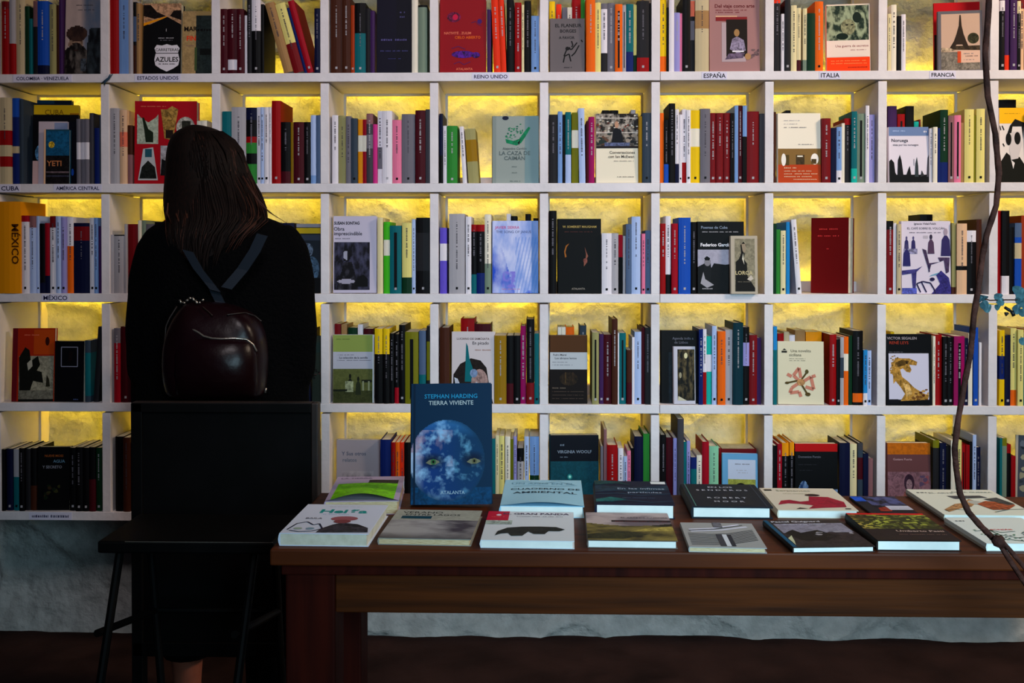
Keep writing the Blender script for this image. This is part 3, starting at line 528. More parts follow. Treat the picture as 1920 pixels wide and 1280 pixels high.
 [('G', 0, .53, 1, 1, 50, 36, crowd('1c1816', 'b8aca0', 9)), ('X', 0, .72, 1, 1, 50, .035, ['b8a890', '584c44', 'c8c4bc', '7a3c30', '38342f']), ('R', 0, .93, 1, .94, 'd8d0c8'), ('R', 0, .72, 1, .73, 'd8d0c8'), ('P', [(.36, .54), (.4, .76), (.48, .8), (.6, .76), (.66, .54)], '14161e'), ('E', .49, .84, .05, .05, 'b89078'), ('X', .0, .55, .36, .75, 14, .08, ['2c3834', '6a4c3c', '988c80']), ('X', .7, .55, 1, .75, 12, .08, ['24282a', '4a4440', '988c80']), ('R', .2, .53, .8, .58, '5c6484', .5), ('R', 0, .5, 1, .53, '24181a'), ('T', 'Conversaciones', .62, .42, .095, '5c5450'), ('T', 'con Ian McEwan', .6, .36, .095, '5c5450'), ('D', .42, .31, .88, .02, '8c847c'), ('D', .5, .08, .9, .02, '5c5450')]),
(1, 1457, 1539, 213, .012, .022, 2, 0, 'ece2d2', 'ivory face-out book with three arched niches over an orange lower half, second shelf',
 [('R', 0, 0, 1, .49, '8c6c3c'), ('R', 0, 0, 1, .26, 'b8481c'), ('R', .12, .25, .26, .4, '5c4a24'), ('E', .13, .33, .055, .09, 'ece4dc'), ('R', .42, .26, .62, .4, '4c3c24', .4), ('R', .45, .37, .58, .39, 'e8e0d0'), ('E', .86, .34, .09, .08, 'f0e8e0'), ('R', .78, .27, .9, .34, '5a4828', .5), ('D', .14, .205, .42, .03, 'pe'), ('D', .14, .16, .8, .025, 'pe'), ('D', .14, .12, .9, .025, 'pe'), ('D', .14, .08, .78, .025, 'pe'), ('D', .36, .04, .9, .025, 'pe'), ('D', .14, .89, .5, .02, 'lg'), ('D', .14, .84, .44, .02, 'lg'), ('D', .14, .79, .68, .022, 'gr'), ('D', .48, .545, .85, .02, 'gr')]),
(1, 1666, 1742, 239, .012, .018, 3, 0, 'dcd4e0', 'white face-out book with black misty trees and a blue top band, second shelf',
 [('R', 0, .84, 1, 1, '7488b0'), ('D', .1, .92, .42, .03, 'pb'), ('D', .88, .9, .94, .05, 'wh'), ('T', 'Noruega', .27, .73, .12, '4a4450', .015), ('T', 'vista por los noruegos', .42, .66, .072, '4a4450'), ('R', 0, 0, 1, .14, '121418'), ('P', [(0, .1), (0, .38), (.05, .42), (.12, .36), (.15, .18), (.2, .1)], '15171b', .3), ('P', [(.2, .1), (.22, .4), (.27, .5), (.31, .4), (.36, .1)], '191b20', .3), ('P', [(.42, .12), (.48, .24), (.52, .3), (.55, .14)], '17191e'), ('P', [(.64, .1), (.66, .34), (.7, .46), (.73, .3), (.74, .1)], '3c4448'), ('R', .62, .3, .63, .42, '3c4448'), ('P', [(.94, .1), (.97, .44), (1, .5), (1, .1)], '4c4a54'), ('P', [(.78, .1), (.82, .22), (.88, .12)], '3a3a40')]),
(1, 1874, 1945, 203, .012, .02, 3, 0, 'ddd4d0', 'face-out book with a man in round glasses under a yellow band, second shelf',
 [('R', 0, .79, 1, 1, 'f0b814'), ('D', .2, .92, .8, .025, '8a6a10'), ('P', [(0, 0), (0, .26), (.25, .4), (.45, .34), (.75, .34), (1, .2), (1, 0)], '16160f'), ('P', [(.42, .3), (.36, .44), (.42, .6), (.5, .68), (.8, .68), (.85, .5), (.7, .32)], 'ccc4c4'), ('E', .34, .58, .11, .085, '0c0c0e'), ('E', .68, .59, .12, .085, '0c0c0e'), ('P', [(.3, .66), (.45, .66), (.5, .75), (.85, .75), (.9, .58), (.95, .8), (.6, .85), (.4, .76)], '0e0e10'), ('P', [(.42, .3), (.56, .26), (.5, .18)], 'e0d8d8'), ('S', [[(0, .76), (.05, .7)], [(.1, .76), (.17, .7)], [(.12, .52), (.17, .48)]], .003, '1c1c1c')]),
# middle shelf
(2, 553, 602, 420, .02, .02, 2, 0, '222a34', 'black and white photo cover partly hidden behind the shoulder of the person, middle shelf',
 [('R', 0, .95, 1, 1, '8c8c98'), ('R', 0, .86, 1, .94, 'b8a020'), ('R', .2, .76, 1, .84, '384050'), ('E', .45, .62, .22, .1, '5a6678', .8), ('E', .62, .35, .3, .18, '405468', .9), ('R', 0, 0, 1, .22, '0c0e12')]),
(2, 622, 705, 406, .012, .03, 3, 3, 'bfb9cc', 'lilac-white face-out book with bold black title and seated woman photo, middle shelf',
 [('G', .02, .04, .84, .66, 46, 48, sontag), ('P', [(.55, .2), (.7, .24), (.8, .18), (.8, .08), (.5, .08)], '0c0c10'), ('T', 'SUSAN SONTAG', .31, .89, .095, '14121a', .035), ('T', 'Obra', .13, .81, .12, '14121a'), ('T', 'imprescindible', .34, .75, .12, '14121a'), ('D', .04, .7, .36, .025, 'gr')]),
(2, 921, 1009, 415, .012, .03, 3, 0, 'a9b8e4', 'blue and white face-out book with a rain-like picture, middle shelf',
 [('G', 0, 0, 1, 1, 54, 80, rain), ('T', 'JAVIER SIERRA', .32, .89, .085, 'c04c84'), ('T', 'THE SONG OF JANUS', .46, .83, .08, '5c6890'), ('D', .2, .05, .6, .02, 'c078a0')]),
(2, 1044, 1127, 411, .012, .035, 2, 0, '08070a', 'black face-out book with a dim half-lit face, middle shelf',
 [('T', 'W. SOMERSET MAUGHAM', .5, .88, .068, 'b8a060', .015), ('D', .15, .82, .8, .02, '5c3430'), ('P', [(.14, .56), (.18, .64), (.26, .67), (.2, .62), (.17, .55), (.2, .49), (.16, .48)], 'a06428'), ('P', [(.62, .62), (.66, .55), (.7, .5), (.66, .46), (.68, .42), (.6, .36), (.6, .42), (.64, .47), (.65, .52)], '8c5a4c'), ('E', .63, .44, .05, .03, '7a4840', .6), ('T', 'ATALANTA', .47, .05, .06, '9c948c')]),
(2, 1306, 1395, 416, .012, .03, 2, 0, '0b0b0e', 'black face-out book with a lower photo of a seated man, middle shelf',
 [('T', 'Poemas de Cuba', .36, .9, .085, '8c98ac'), ('D', .1, .85, .9, .022, 'lg'), ('T', 'Federico García L', .42, .655, .1, 'e8e4ea', .03), ('R', 0, .25, 1, .61, 'a8a4b4', .1), ('P', [(0, .25), (0, .37), (.15, .42), (.3, .36), (.35, .42), (.6, .4), (1, .44), (1, .05), (0, .05)], '121216', .3), ('P', [(.12, .2), (.14, .42), (.2, .47), (.28, .42), (.3, .3), (.25, .1), (.1, .1)], '1c1c20'), ('E', .21, .44, .07, .06, '88848c'), ('P', [(.14, .49), (.2, .52), (.27, .49), (.25, .46), (.16, .46)], '0c0c0e'), ('P', [(.06, .14), (.12, .3), (.16, .2), (.35, .12), (.2, .08)], 'a4a0a8'), ('D', .1, .06, .35, .03, 'lg')]),
(2, 1371, 1421, 443, -.012, .02, 4, 0, 'b8ac9c', 'small sepia face-out book with a standing man, leaning over the black photo book',
 [('R', .14, .04, .9, .95, '8c8470', .3), ('P', [(.16, .04), (.18, .55), (.3, .6), (.38, .7), (.36, .84), (.48, .9), (.56, .84), (.52, .7), (.48, .6), (.6, .52), (.62, .3), (.9, .1), (.9, .04)], '1c1813'), ('P', [(.42, .6), (.5, .5), (.46, .7)], 'd8d0c0'), ('P', [(.4, .86), (.54, .86), (.57, .76), (.5, .7), (.44, .74)], '9c8c78'), ('T', 'LORCA', .48, .33, .2, 'c8b890', .02), ('P', [(.6, .25), (.75, .32), (.84, .26), (.72, .22)], 'c8bcb0'), ('D', .25, .2, .8, .03, '7c7464')]),
(2, 1528, 1608, 408, .02, .062, 1, -30, '6e0408', 'thick plain deep red face-out book showing its cream page edges, middle shelf', [('D', .22, .84, .72, .04, 'cc3c3c'), ('D', .18, .75, .75, .04, 'cc3c3c'), ('D', .42, .58, .5, .03, 'cc3c3c')], 'rot'),
(2, 1689, 1783, 415, .012, .024, 2, 0, 'd6ccdb', 'white face-out book with violet drawing of people at café tables, middle shelf',
 [('T', 'Ignacio Vidal-Folch', .48, .95, .06, '4a4450', .02), ('T', 'EL CAFÉ SOBRE EL VOLCÁN', .5, .885, .062, '5c5460', .01), ('D', .16, .835, .82, .022, '6a6270'), ('R', .44, .76, .54, .8, 'b8b0bc')] + fig(.1, .62, .045, '3a3468', '5c5480') + fig(.24, .62, .045, '3a3468', '5c5480') + [('R', .04, .55, .32, .62, '8c88a8', .7)] + fig(.6, .55, .07, '5c4460', '3a3048') + fig(.9, .52, .1, '3c3468', 'a898a8') + fig(.1, .38, .08, '34306c', '4c4470') +
 [('P', [(.42, .62), (.5, .6), (.56, .42), (.78, .44), (.74, .5), (.98, .5), (.96, .3), (.9, .28), (.86, .46), (.6, .4), (.56, .3)], '4c3c5c', .4), ('P', [(.0, .32), (.3, .34), (.42, .38), (.3, .3), (.28, .08), (.22, .08), (.2, .28), (.0, .26)], '44407c', .4), ('P', [(.7, .26), (.8, .32), (.96, .22), (1, .08), (1, 0), (.6, 0), (.78, .14)], '3a3478', .5), ('P', [(.6, .26), (.78, .3), (.7, .26), (.56, .24)], '7ca8c0'), ('S', [[(.3, .14), (.38, .02)], [(.3, .14), (.42, .17), (.58, .15), (.66, .06), (.68, 0)], [(.4, .16), (.5, .02)], [(.55, .4), (.56, .3)]], .0035, '2c2450'), ('E', .62, .2, .05, .025, '2c2450'), ('R', 0, 0, .3, .08, '5860b0', .5)]),
# fourth shelf
(3, 19, 98, 616, .012, .018, 4, 4, 'a02c0e', 'orange-red face-out book with a dark rider picture, fourth shelf at far left',
 [('R', 0, 0, .12, 1, '6a1420'), ('R', .16, .03, .98, .62, '8c8878', .4), ('P', [(.5, .64), (.98, .64), (.98, .98), (.5, .98)], 'b0480e'), ('P', [(.18, .12), (.16, .6), (.3, .74), (.4, .7), (.44, .55), (.6, .62), (.66, .5), (.58, .42), (.7, .4), (.74, .25), (.5, .28), (.42, .12)], '14150f', .3), ('P', [(.35, .52), (.46, .58), (.48, .48), (.38, .42)], 'a8a498'), ('E', .82, .82, .05, .06, '3a0c08'), ('P', [(.8, .2), (.82, .36), (.88, .3), (.9, .2)], '2a281c'), ('R', .16, .03, .98, .15, '6c6a60', .4), ('D', .28, .9, .6, .025, 'sn'), ('R', .16, 0, .98, .03, '101010')]),
(3, 98, 156, 640, .012, .03, 2, -3, '090810', 'black face-out book with a thin white square outline, fourth shelf at far left',
 [('S', [[(.22, .58), (.22, .9), (.78, .9), (.78, .58), (.22, .58)]], .0022, '8c8ca0'), ('P', [(.45, .65), (.6, .68), (.62, .82), (.5, .84)], '180c10'), ('D', .65, .03, .8, .04, '5c6c9c')]),
(3, 583, 603, 630, .02, .02, 2, 0, '383e36', 'grey-green face-out book peeking out at the elbow of the person, fourth shelf', [('R', 0, .75, 1, .9, '30403c'), ('X', .1, .3, 1, .5, 10, .15, ['5a3c38', '241818'])]),
(3, 622, 700, 628, .012, .02, 2, 2, 'c8ccd0', 'face-out book with sage green top and a field photo below, fourth shelf',
 [('R', 0, .75, .97, 1, '8c9c54'), ('R', 0, .5, .97, .75, 'b0b2c0'), ('R', 0, 0, .97, .5, '5c6238', .2), ('R', 0, 0, .97, .18, '3e4426', .3), ('D', .08, .93, .4, .022, '5c6c30'), ('D', .12, .7, .5, .02, 'gr'), ('T', 'La colección de la semilla', .5, .65, .068, '30323c', .015), ('D', .1, .62, .92, .02, 'gr')] + fig(.42, .16, .07, '20261a', '1c2018') + fig(.62, .12, .07, '2c3422', '20261a') + [('R', .3, .16, .5, .32, '8c9478', .5), ('R', .7, .3, .95, .34, '24281c'), ('R', .72, .18, .76, .32, '8c9478'), ('R', .86, .18, .9, .32, '8c9478'), ('R', 0, .17, .35, .2, '20261a')]),
(3, 844, 926, 623, .012, .03, 2, -3, 'cfc5c8', 'pale face-out book with a cowled monk under a blue pointed hat, fourth shelf',
 [('T', 'LUCIANO DE SAMÓSATA', .5, .89, .068, '5c3a2c', .01), ('T', 'En picado', .68, .825, .1, '3a2c30', .01), ('D', .55, .74, .92, .025, '9c6c50'), ('P', [(.02, 0), (.04, .4), (.2, .55), (.45, .63), (.68, .6), (.82, .5), (.9, .2), (.98, 0)], '2a2220', .3), ('P', [(.34, .85), (.31, .3), (.5, .3), (.52, .45), (.42, .62), (.38, .8)], '0c7078'), ('E', .66, .28, .2, .2, 'a08480', .5), ('E', .52, .42, .09, .06, '7c90b0', .4), ('P', [(.06, .36), (.14, .34), (.2, .26), (.45, .24), (.6, .3), (.62, .18), (.3, .14), (.1, .22)], 'b8bcc8', .4), ('P', [(.2, .1), (.3, 0), (.9, 0), (.8, .12)], 'a48c7c', .6)]),
(3, 1029, 1101, 629, .012, .03, 2, 0, '1a0f0d', 'face-out book with brown top, white title band and dark lower picture, fourth shelf',
 [('R', 0, .75, 1, 1, '57371a'), ('R', 0, .5, 1, .75, 'b8bcc2'), ('T', 'Pedro Mairal', .26, .7, .07, '3c3c44', .015), ('T', 'Los abrazos lentos', .42, .65, .078, '3c3c44', .015), ('D', .06, .6, .45, .02, 'gr'), ('D', .06, .56, .6, .02, 'gr'), ('E', .5, .36, .25, .1, '2c2014', .8), ('R', .4, .3, .43, .46, '4c3a22', .5), ('R', .6, .3, .63, .46, '3c2c1c', .5), ('D', .06, .22, .4, .03, '7c6c60'), ('D', .06, .17, .9, .02, '5c4c44'), ('D', .06, .12, .9, .02, '5c4c44'), ('D', .06, .07, .9, .02, '5c4c44')]),
(3, 1238, 1308, 620, .03, .03, 2, 0, '0d0c10', 'black face-out book partly covered by a smaller white-framed one, fourth shelf',
 [('T', 'Agenda india a', .6, .875, .1, '6c6c78', .01), ('T', 'de Lisboa', .55, .82, .1, '6c6c78', .01), ('R', .2, 0, .4, .7, '1c242c', .5)]),
(3, 1262, 1304, 650, .008, .02, 4, 0, 'c4c0cc', 'small white-framed face-out book with a dark crowd picture, fourth shelf',
 [('G', .17, .06, .97, .95, 24, 40, crowd('0e0c08', '6c5c3c')), ('P', [(.17, .06), (.2, .14), (.6, .06)], 'c8c0a8'), ('E', .56, .84, .08, .05, 'd8d0a8'), ('E', .3, .5, .06, .05, 'a09880')]),
(3, 1458, 1545, 641, .008, .024, 3, -4, 'dad0b6', 'cream face-out book with a three-legged star emblem, fourth shelf',
 [('R', .08, .82, .2, .85, '2a2620'), ('P', [(.1, .86), (.14, .89), (.19, .86)], '2a2620'), ('T', 'Una novelita', .5, .83, .088, '7c7460'), ('T', 'siciliana', .38, .765, .088, '7c7460'), ('D', .25, .72, .6, .02, '9c9480'), ('D', .25, .69, .62, .02, '9c9480'),
  ('S', [[(.48, .36), (.34, .46), (.46, .58), (.5, .42)], [(.3, .44), (.2, .48)]], .009, 'c88470'), ('S', [[(.5, .34), (.72, .44), (.78, .24), (.6, .28)], [(.74, .44), (.82, .46)]], .009, 'c88470'), ('S', [[(.5, .36), (.3, .26), (.26, .18), (.46, .2)], [(.46, .2), (.5, .12)]], .009, 'c88470'), ('S', [[(.2, .34), (.46, .38), (.66, .14)], [(.5, .38), (.62, .5)]], .005, '5c4a20'), ('E', .5, .35, .09, .055, 'b08458', .5), ('E', .63, .52, .04, .035, '5c5028'), ('E', .65, .16, .06, .03, '5c4a20'), ('E', .2, .34, .05, .02, '5c4a20')]),
(3, 1663, 1749, 627, .0, .02, 3, 1, '07080e', 'black face-out book with a golden dragon on a white panel, fourth shelf',
 [('R', .05, .08, .93, .73, 'ccc8da'), ('T', 'VICTOR SEGALEN', .35, .925, .082, 'a8a0a4', .01), ('T', 'RENÉ LEYS', .28, .86, .09, 'a03c28', .01), ('D', .06, .745, .35, .015, 'gr'),
  ('P', [(.06, .5), (.12, .5), (.1, .6), (.16, .62), (.2, .67), (.35, .66), (.5, .66), (.68, .61), (.66, .56), (.5, .57), (.55, .5), (.52, .46), (.44, .47), (.36, .52), (.3, .5), (.34, .4), (.48, .33), (.6, .25), (.8, .17), (.93, .14), (.9, .08), (.3, .06), (.4, .16), (.3, .26), (.2, .34), (.15, .3), (.14, .42)], 'a8803c', .6), ('P', [(.2, .6), (.34, .64), (.5, .62), (.4, .56), (.25, .54)], '5c4418', .5), ('P', [(.35, .32), (.5, .28), (.56, .16), (.44, .12), (.4, .22)], 'c8a468', .5), ('X', .08, .34, .26, .7, 14, .03, ['6c5020', 'a8803c']), ('X', .55, .08, .92, .26, 14, .05, ['7c5428', '5c2c10', 'c09858']), ('E', .45, .595, .02, .015, '2a1c0c'), ('R', .05, .03, .25, .085, '10101a')]),
# bottom shelf
(4, 67, 128, 838, .012, .02, 3, 3, '0a0a0e', 'black face-out book with small orange and blue title words, bottom shelf at far left',
 [('T', 'NUEVE MOSS', .5, .84, .1, '9c5a28'), ('T', 'AGUA', .66, .75, .13, '6c90a8'), ('T', 'Y SECRETO', .45, .66, .12, '90909c'), ('X', .2, .1, .7, .4, 10, .09, ['3c3c20', '2a3a44', '1c2818', '3a2c1c'])]),
(4, 628, 711, 825, .03, .026, 3, 0, 'a09aa2', 'pale grey face-out book with a blurred brown crowd picture, bottom shelf',
 [('T', 'Y Sus otros', .4, .78, .12, '5c6478', .015), ('T', 'relatos', .3, .69, .12, '6c7484', .015), ('G', .12, .05, .86, .56, 40, 30, clouds('30262a', 'a09aa0', 6, 2, 1, ('a09aa2', lambda u, v: (v - .4) * 6)))]),
(4, 1030, 1123, 817, .02, .035, 3, 3, '0e4450', 'teal and navy face-out book with a small glowing star, bottom shelf',
 [('R', 0, .66, 1, 1, '080c1c'), ('R', 0, .2, 1, .66, '0e4a58', .2), ('R', 0, 0, 1, .2, '0a2c34', .2), ('T', 'VIRGINIA WOOLF', .5, .765, .088, '8c98a8', .01), ('D', .2, .86, .28, .04, '6c7888'), ('D', .2, .71, .36, .02, '7c8898'), ('E', .4, .46, .05, .035, '2c8c8c'), ('E', .4, .46, .025, .018, 'a0e0d8')]),
(4, 1354, 1421, 851, .004, .016, 4, -5, '6ca4cc', 'small light blue face-out book with a green field panel, bottom shelf',
 [('R', .16, .1, .94, .9, 'c0c8dc'), ('R', .16, .1, .94, .58, '9cA04c'.lower(), .3), ('E', .52, .4, .2, .12, '0c0e0c'), ('R', .32, .25, .72, .4, '0c0e0c'), ('D', .36, .82, .76, .03, 'gr'), ('D', .4, .72, .7, .025, 'lg'), ('D', .44, .68, .72, .025, 'lg')]),
(4, 1489, 1571, 832, .012, .03, 2, 0, '0a0a0f', 'black face-out book with a red top band and blue stone relief, bottom shelf',
 [('R', 0, .89, 1, 1, 'b40c0c'), ('T', 'Domenico Porzio', .34, .8, .075, '6c6c78'), ('D', .08, .7, .5, .02, '34343c'), ('D', .08, .62, .4, .02, '34343c'), ('G', .04, .08, 1, .5, 50, 30, statue)]),
(4, 1663, 1746, 831, .012, .03, 3, 0, '6a4446', 'amber-topped mauve face-out book with a small face engraving, bottom shelf',
 [('R', 0, .84, 1, 1, 'b4660c', .2), ('R', 0, 0, 1, .6, '7c5a64', .4), ('T', 'Gustavo Puerta', .35, .76, .07, 'b89498'), ('E', .5, .45, .12, .12, '3a2434', .3), ('E', .5, .42, .07, .08, '8c7078', .3), ('R', .46, .42, .48, .43, '2a1824'), ('R', .53, .42, .55, .43, '2a1824'), ('P', [(.3, .16), (.4, .34), (.6, .34), (.7, .16)], '7c4a44', .4), ('X', .74, .3, .95, .55, 6, .08, ['8c5058', '5c4a64'])]),
(4, 1918, 1986, 822, -.03, .012, 9, -28, '4c5460', 'grey face-out photo book leaning at the right edge, bottom shelf',
 [('R', 0, 0, .06, 1, 'b8b0a0'), ('X', .1, .05, .98, .95, 40, .12, ['2c343c', '6c7480', 'a09c84', '3c444c'])]),
]

def base_y(row, x):
    b = W(x, 0, 0); p0 = Vector((b.x, 0, SHELF[row]))
    d = p0 - CAM; zc = d.dot(FWD); return 640 - SY - F * d.dot(UPV) / zc
def top_z(px, py, Y): return W(px, py, Y).z
# --- spine-out books
ents = []
for (row, col), s in CAT.items():
    for it in s.split(';'):
        a = it.split(); x0, x1, yt = float(a[0]), float(a[1]), float(a[2]); c = a[3]
        e = dict(row=row, col=col, x0=x0, x1=x1, yt=yt, c=c, bands=[], t=None, g=None, z=None, l=0.0, h=False, k=False)
        for op in a[4:]:
            if op == 't': e['t'] = 'lg' if c not in ('bk', 'nv', 'ch') else 'gr'
            elif op == 'T': e['t'] = '4c4650'
            elif op == 'g': e['g'] = 'lg'
            elif op == 'G': e['g'] = 'bk'
            elif op == 'W': e['w'] = True
            elif op == 'h': e['h'] = True
            elif op == 'k': e['k'] = True
            elif op[0] == 'z': e['z'] = float(op[1:]) / 100
            elif op[0] == 'l': e['l'] = float(op[1:])
            elif op[0] == 'b': f, q = op[1:].split(':'); e['bands'].append((0, float(f), q))
            elif op[0] == 'u': f, q = op[1:].split(':'); e['bands'].append((1 - float(f), 1, q))
            elif op[0] == 'm': f, f2, q = op[1:].split(':'); e['bands'].append((float(f), float(f2), q))
        if c == 'wh' and e['t'] == None and 0: pass
        e['src'] = it; ents.append(e)
hidden = lambda e: (e['x0'] >= 1920) or (e['row'] == 1 and 330 < e['x0'] < 450 and e['x1'] < 400 and e['yt'] > 238 and e['x0'] > 388) or \
    (e['row'] in (2,) and 262 < e['x0'] < 555) or (e['row'] == 3 and 243 < e['x0'] < 583) or (e['row'] == 4 and (245 <= e['x0'] < 600 or (770 < e['x0'] < 928))) or (e['row'] == 3 and e['x0'] > 1917)
for e in ents:
    hh = BASEY[0 if e['x0'] < 1236 else 1][e['row']] - max(e['yt'], 0)
    if e['z'] and e['z'] > 0.055: hh = 18
    if e['row'] == 4 and e['x0'] > 600: hh = min(hh, 85)
    e['area'] = 0 if hidden(e) else (e['x1'] - e['x0']) * hh
N_TABLE = 16
keep = 285
order = sorted(ents, key=lambda e: -e['area']); chosen = set(id(e) for e in order[:keep])
print('BOOKS spine', len(ents), 'faces', len(FACES), 'kept', keep, 'smallest kept area', order[keep - 1]['area'], 'visible rest', sum(1 for e in order[keep:] if e['area'] > 0))
# keep positions apart inside a cell
cells = {}
for e in ents:
    if not (e['z'] and e['z'] > 0.055): cells.setdefault((e['row'], e['col']), []).append(e)
for L in cells.values():
    L.sort(key=lambda e: e['x0'])
    for a_, b_ in zip(L[:-1], L[1:]):
        if not (a_['l'] or b_['l']): a_['x1'] = min(a_['x1'], b_['x0'] - 0.9)
def cname(e):
    n = PAL[e['c']][1].replace(' ', ' ')
    big = [b for b in e['bands'] if b[1] - b[0] >= 0.12]
    if big: n = n + '-and-' + PAL[big[0][2]][1] if len(PAL[big[0][2]][1].split()) == 1 else n + ' banded'
    return n
def fit(row, col, a, b):
    iv = [(W(g_['x0'], BASEY[0][row] - 70, 0.01).x, W(g_['x1'] + 0.8, BASEY[0][row] - 70, 0.01).x) for g_ in cells.get((row, col), [])]
    iv += [(DX[k], DX[k] + DW) for k in range(len(DX))]
    for c_, d_ in iv:
        if a < d_ and b > c_:
            if (a + b) / 2 < (c_ + d_) / 2: b = min(b, c_ - 0.0004)
            else: a = max(a, d_ + 0.0004)
    return a, b
rest = MB(); labels = {}
kept = []
for i, e in enumerate(ents):
    r2 = random.Random(i * 13 + 5); row = e['row']
    Y = e['z'] if e['z'] is not None else r2.choice([0.006, 0.008, 0.01, 0.012, 0.015])
    by = base_y(row, e['x0']); ymid = (by + max(e['yt'], -8)) / 2
    behind = Y > 0.055
    xa, xb = W(e['x0'], by - 70, 0.01).x + 0.0002, W(e['x1'] + 0.8, by - 70, 0.01).x - 0.0002
    if behind:
        xa, xb = W(e['x0'], e['yt'], Y).x, W(e['x1'] + 0.5, e['yt'], Y).x
        xa, xb = fit(row, e['col'], xa, xb)
        if xb - xa < 0.004: e['area'] = 0; chosen.discard(id(e)); continue
    for c_ in DX:
        if xa < c_ + DW and xb > c_:
            if (xa + xb) / 2 < c_ + DW / 2: xb = min(xb, c_ - 0.0004)
            else: xa = max(xa, c_ + DW + 0.0004)
    t = max(xb - xa, 0.003); lean = math.radians(e['l']); 
    z0 = SHELF[row]; zt = top_z(e['x0'], e['yt'], Y); h = (zt - z0)
    if e['l']: t = t * math.cos(lean); h = (h - t * abs(math.sin(lean))) / math.cos(lean)
    d = min(0.155, max(0.105, h * r2.uniform(0.6, 0.68)))
    if behind: d = min(d, BACK - 0.016 - Y)
    d = min(d, BACK - 0.018 - Y)
    bands = list(e['bands'])
    mb = spine_book_mesh(t, d, h, K(e['c']), bands, hard=e['h'], title=e['t'], logo=e['g'], seed=i)
    if e.get('w'):
        vs, fs = text_polys('MÉXICO', 0.02); wid = 2 * max(x for x, y in vs); sc_ = h * .44 / wid; yy = -min(0.003, t * 0.12) - 0.0006; i0 = len(mb.v)
        mb.v += [(t * .62 + y * sc_ * .9, yy, h * .54 - x * sc_) for x, y in vs]
        for f in fs: mb.f.append(tuple(i0 + q_ for q_ in f)); mb.c.append(K('5c3208'))
    if e['k']:
        w = t * 0.13; yy = -min(0.003, t * 0.12) - 0.0002; mb.face([(t / 2 - w, yy, h * 0.06), (t / 2 + w, yy, h * 0.06), (t / 2 + w, yy, h * 0.9), (t / 2 - w, yy, h * 0.9)], K('bk'))
    mw = Matrix.Translation((xa, Y, z0 + 0.0001))
    if e['l']:
        R = Matrix.Rotation(lean, 4, 'Y')
        if lean > 0: mw = Matrix.Translation((xb, Y, z0 + 0.0001)) @ R @ Matrix.Translation((-t, 0, 0))
        else: mw = mw @ R
        # rest the lower corner on the board
        low = min((mw @ Vector((x, 0, 0))).z for x in (0, t)); mw = Matrix.Translation((0, 0, z0 + 0.0001 - low)) @ mw
    pb = page_block(t, d, h, e['h'])
    if id(e) in chosen:
        o = add_book(mb, pb, mw); e['o'] = o; kept.append(e)
    else:
        b = len(rest.v); rest.v += [tuple(mw @ Vector(v)) for v in mb.v]; rest.f += [tuple(q + b for q in f) for f in mb.f]; rest.c += mb.c
        b = len(rest.v); rest.v += [tuple(mw @ Vector(v)) for v in pb.v]; rest.f += [tuple(q + b for q in f) for f in pb.f]; rest.c += [K('dcd6c6')] * len(pb.f)
ro = rest.build('small_books', M['print']); tag(ro, 'the thinnest and most hidden books standing between the others on the white shelves', 'books', kind='stuff')
# labels of the spine-out books
seen = {}
for cell, L in cells.items(): L.sort(key=lambda e: e['x0'])
for e in kept:
    L = cells.get((e['row'], e['col']), []); place = '%s shelf, %s compartment' % (ROWW[e['row']], COLW[e['col']])
    wd_ = e['x1'] - e['x0']; sz = 'thick' if wd_ >= 18 else ('thin' if wd_ < 8 else '')
    if e['l'] < -2: sz = 'leaning'
    if e in L:
        k = L.index(e); a = PAL[L[k - 1]['c']][1] if k else None; b = PAL[L[k + 1]['c']][1] if k + 1 < len(L) else None
        if a and b: nb = 'between %s and %s' % (a, b)
        elif a: nb = 'right of %s' % a
        else: nb = 'left of %s' % (b or 'the gap')
    else: nb = 'showing only its top behind the covers'
    e['parts'] = (sz, cname(e), nb, place)
    lab = ' '.join(('%s %s book %s, %s' % (sz, cname(e), nb, place)).split()); e['lab'] = lab; seen.setdefault(lab, []).append(e)
ORD = ['first', 'second', 'third', 'fourth', 'fifth', 'sixth', 'seventh', 'eighth']
for lab, L in list(seen.items()):
    if len(L) > 1:
        for k, e in enumerate(sorted(L, key=lambda e: e['x0'])):
            sz, cn, nb, place = e['parts']; e['lab'] = '%s book, %s of %s alike from left, %s' % (cn, ORD[k], ['', 'one', 'two', 'three', 'four', 'five', 'six'][len(L)], place)
for e in kept: tag(e['o'], e['lab'], 'book', 'books standing on the %s shelf' % ROWW[e['row']])

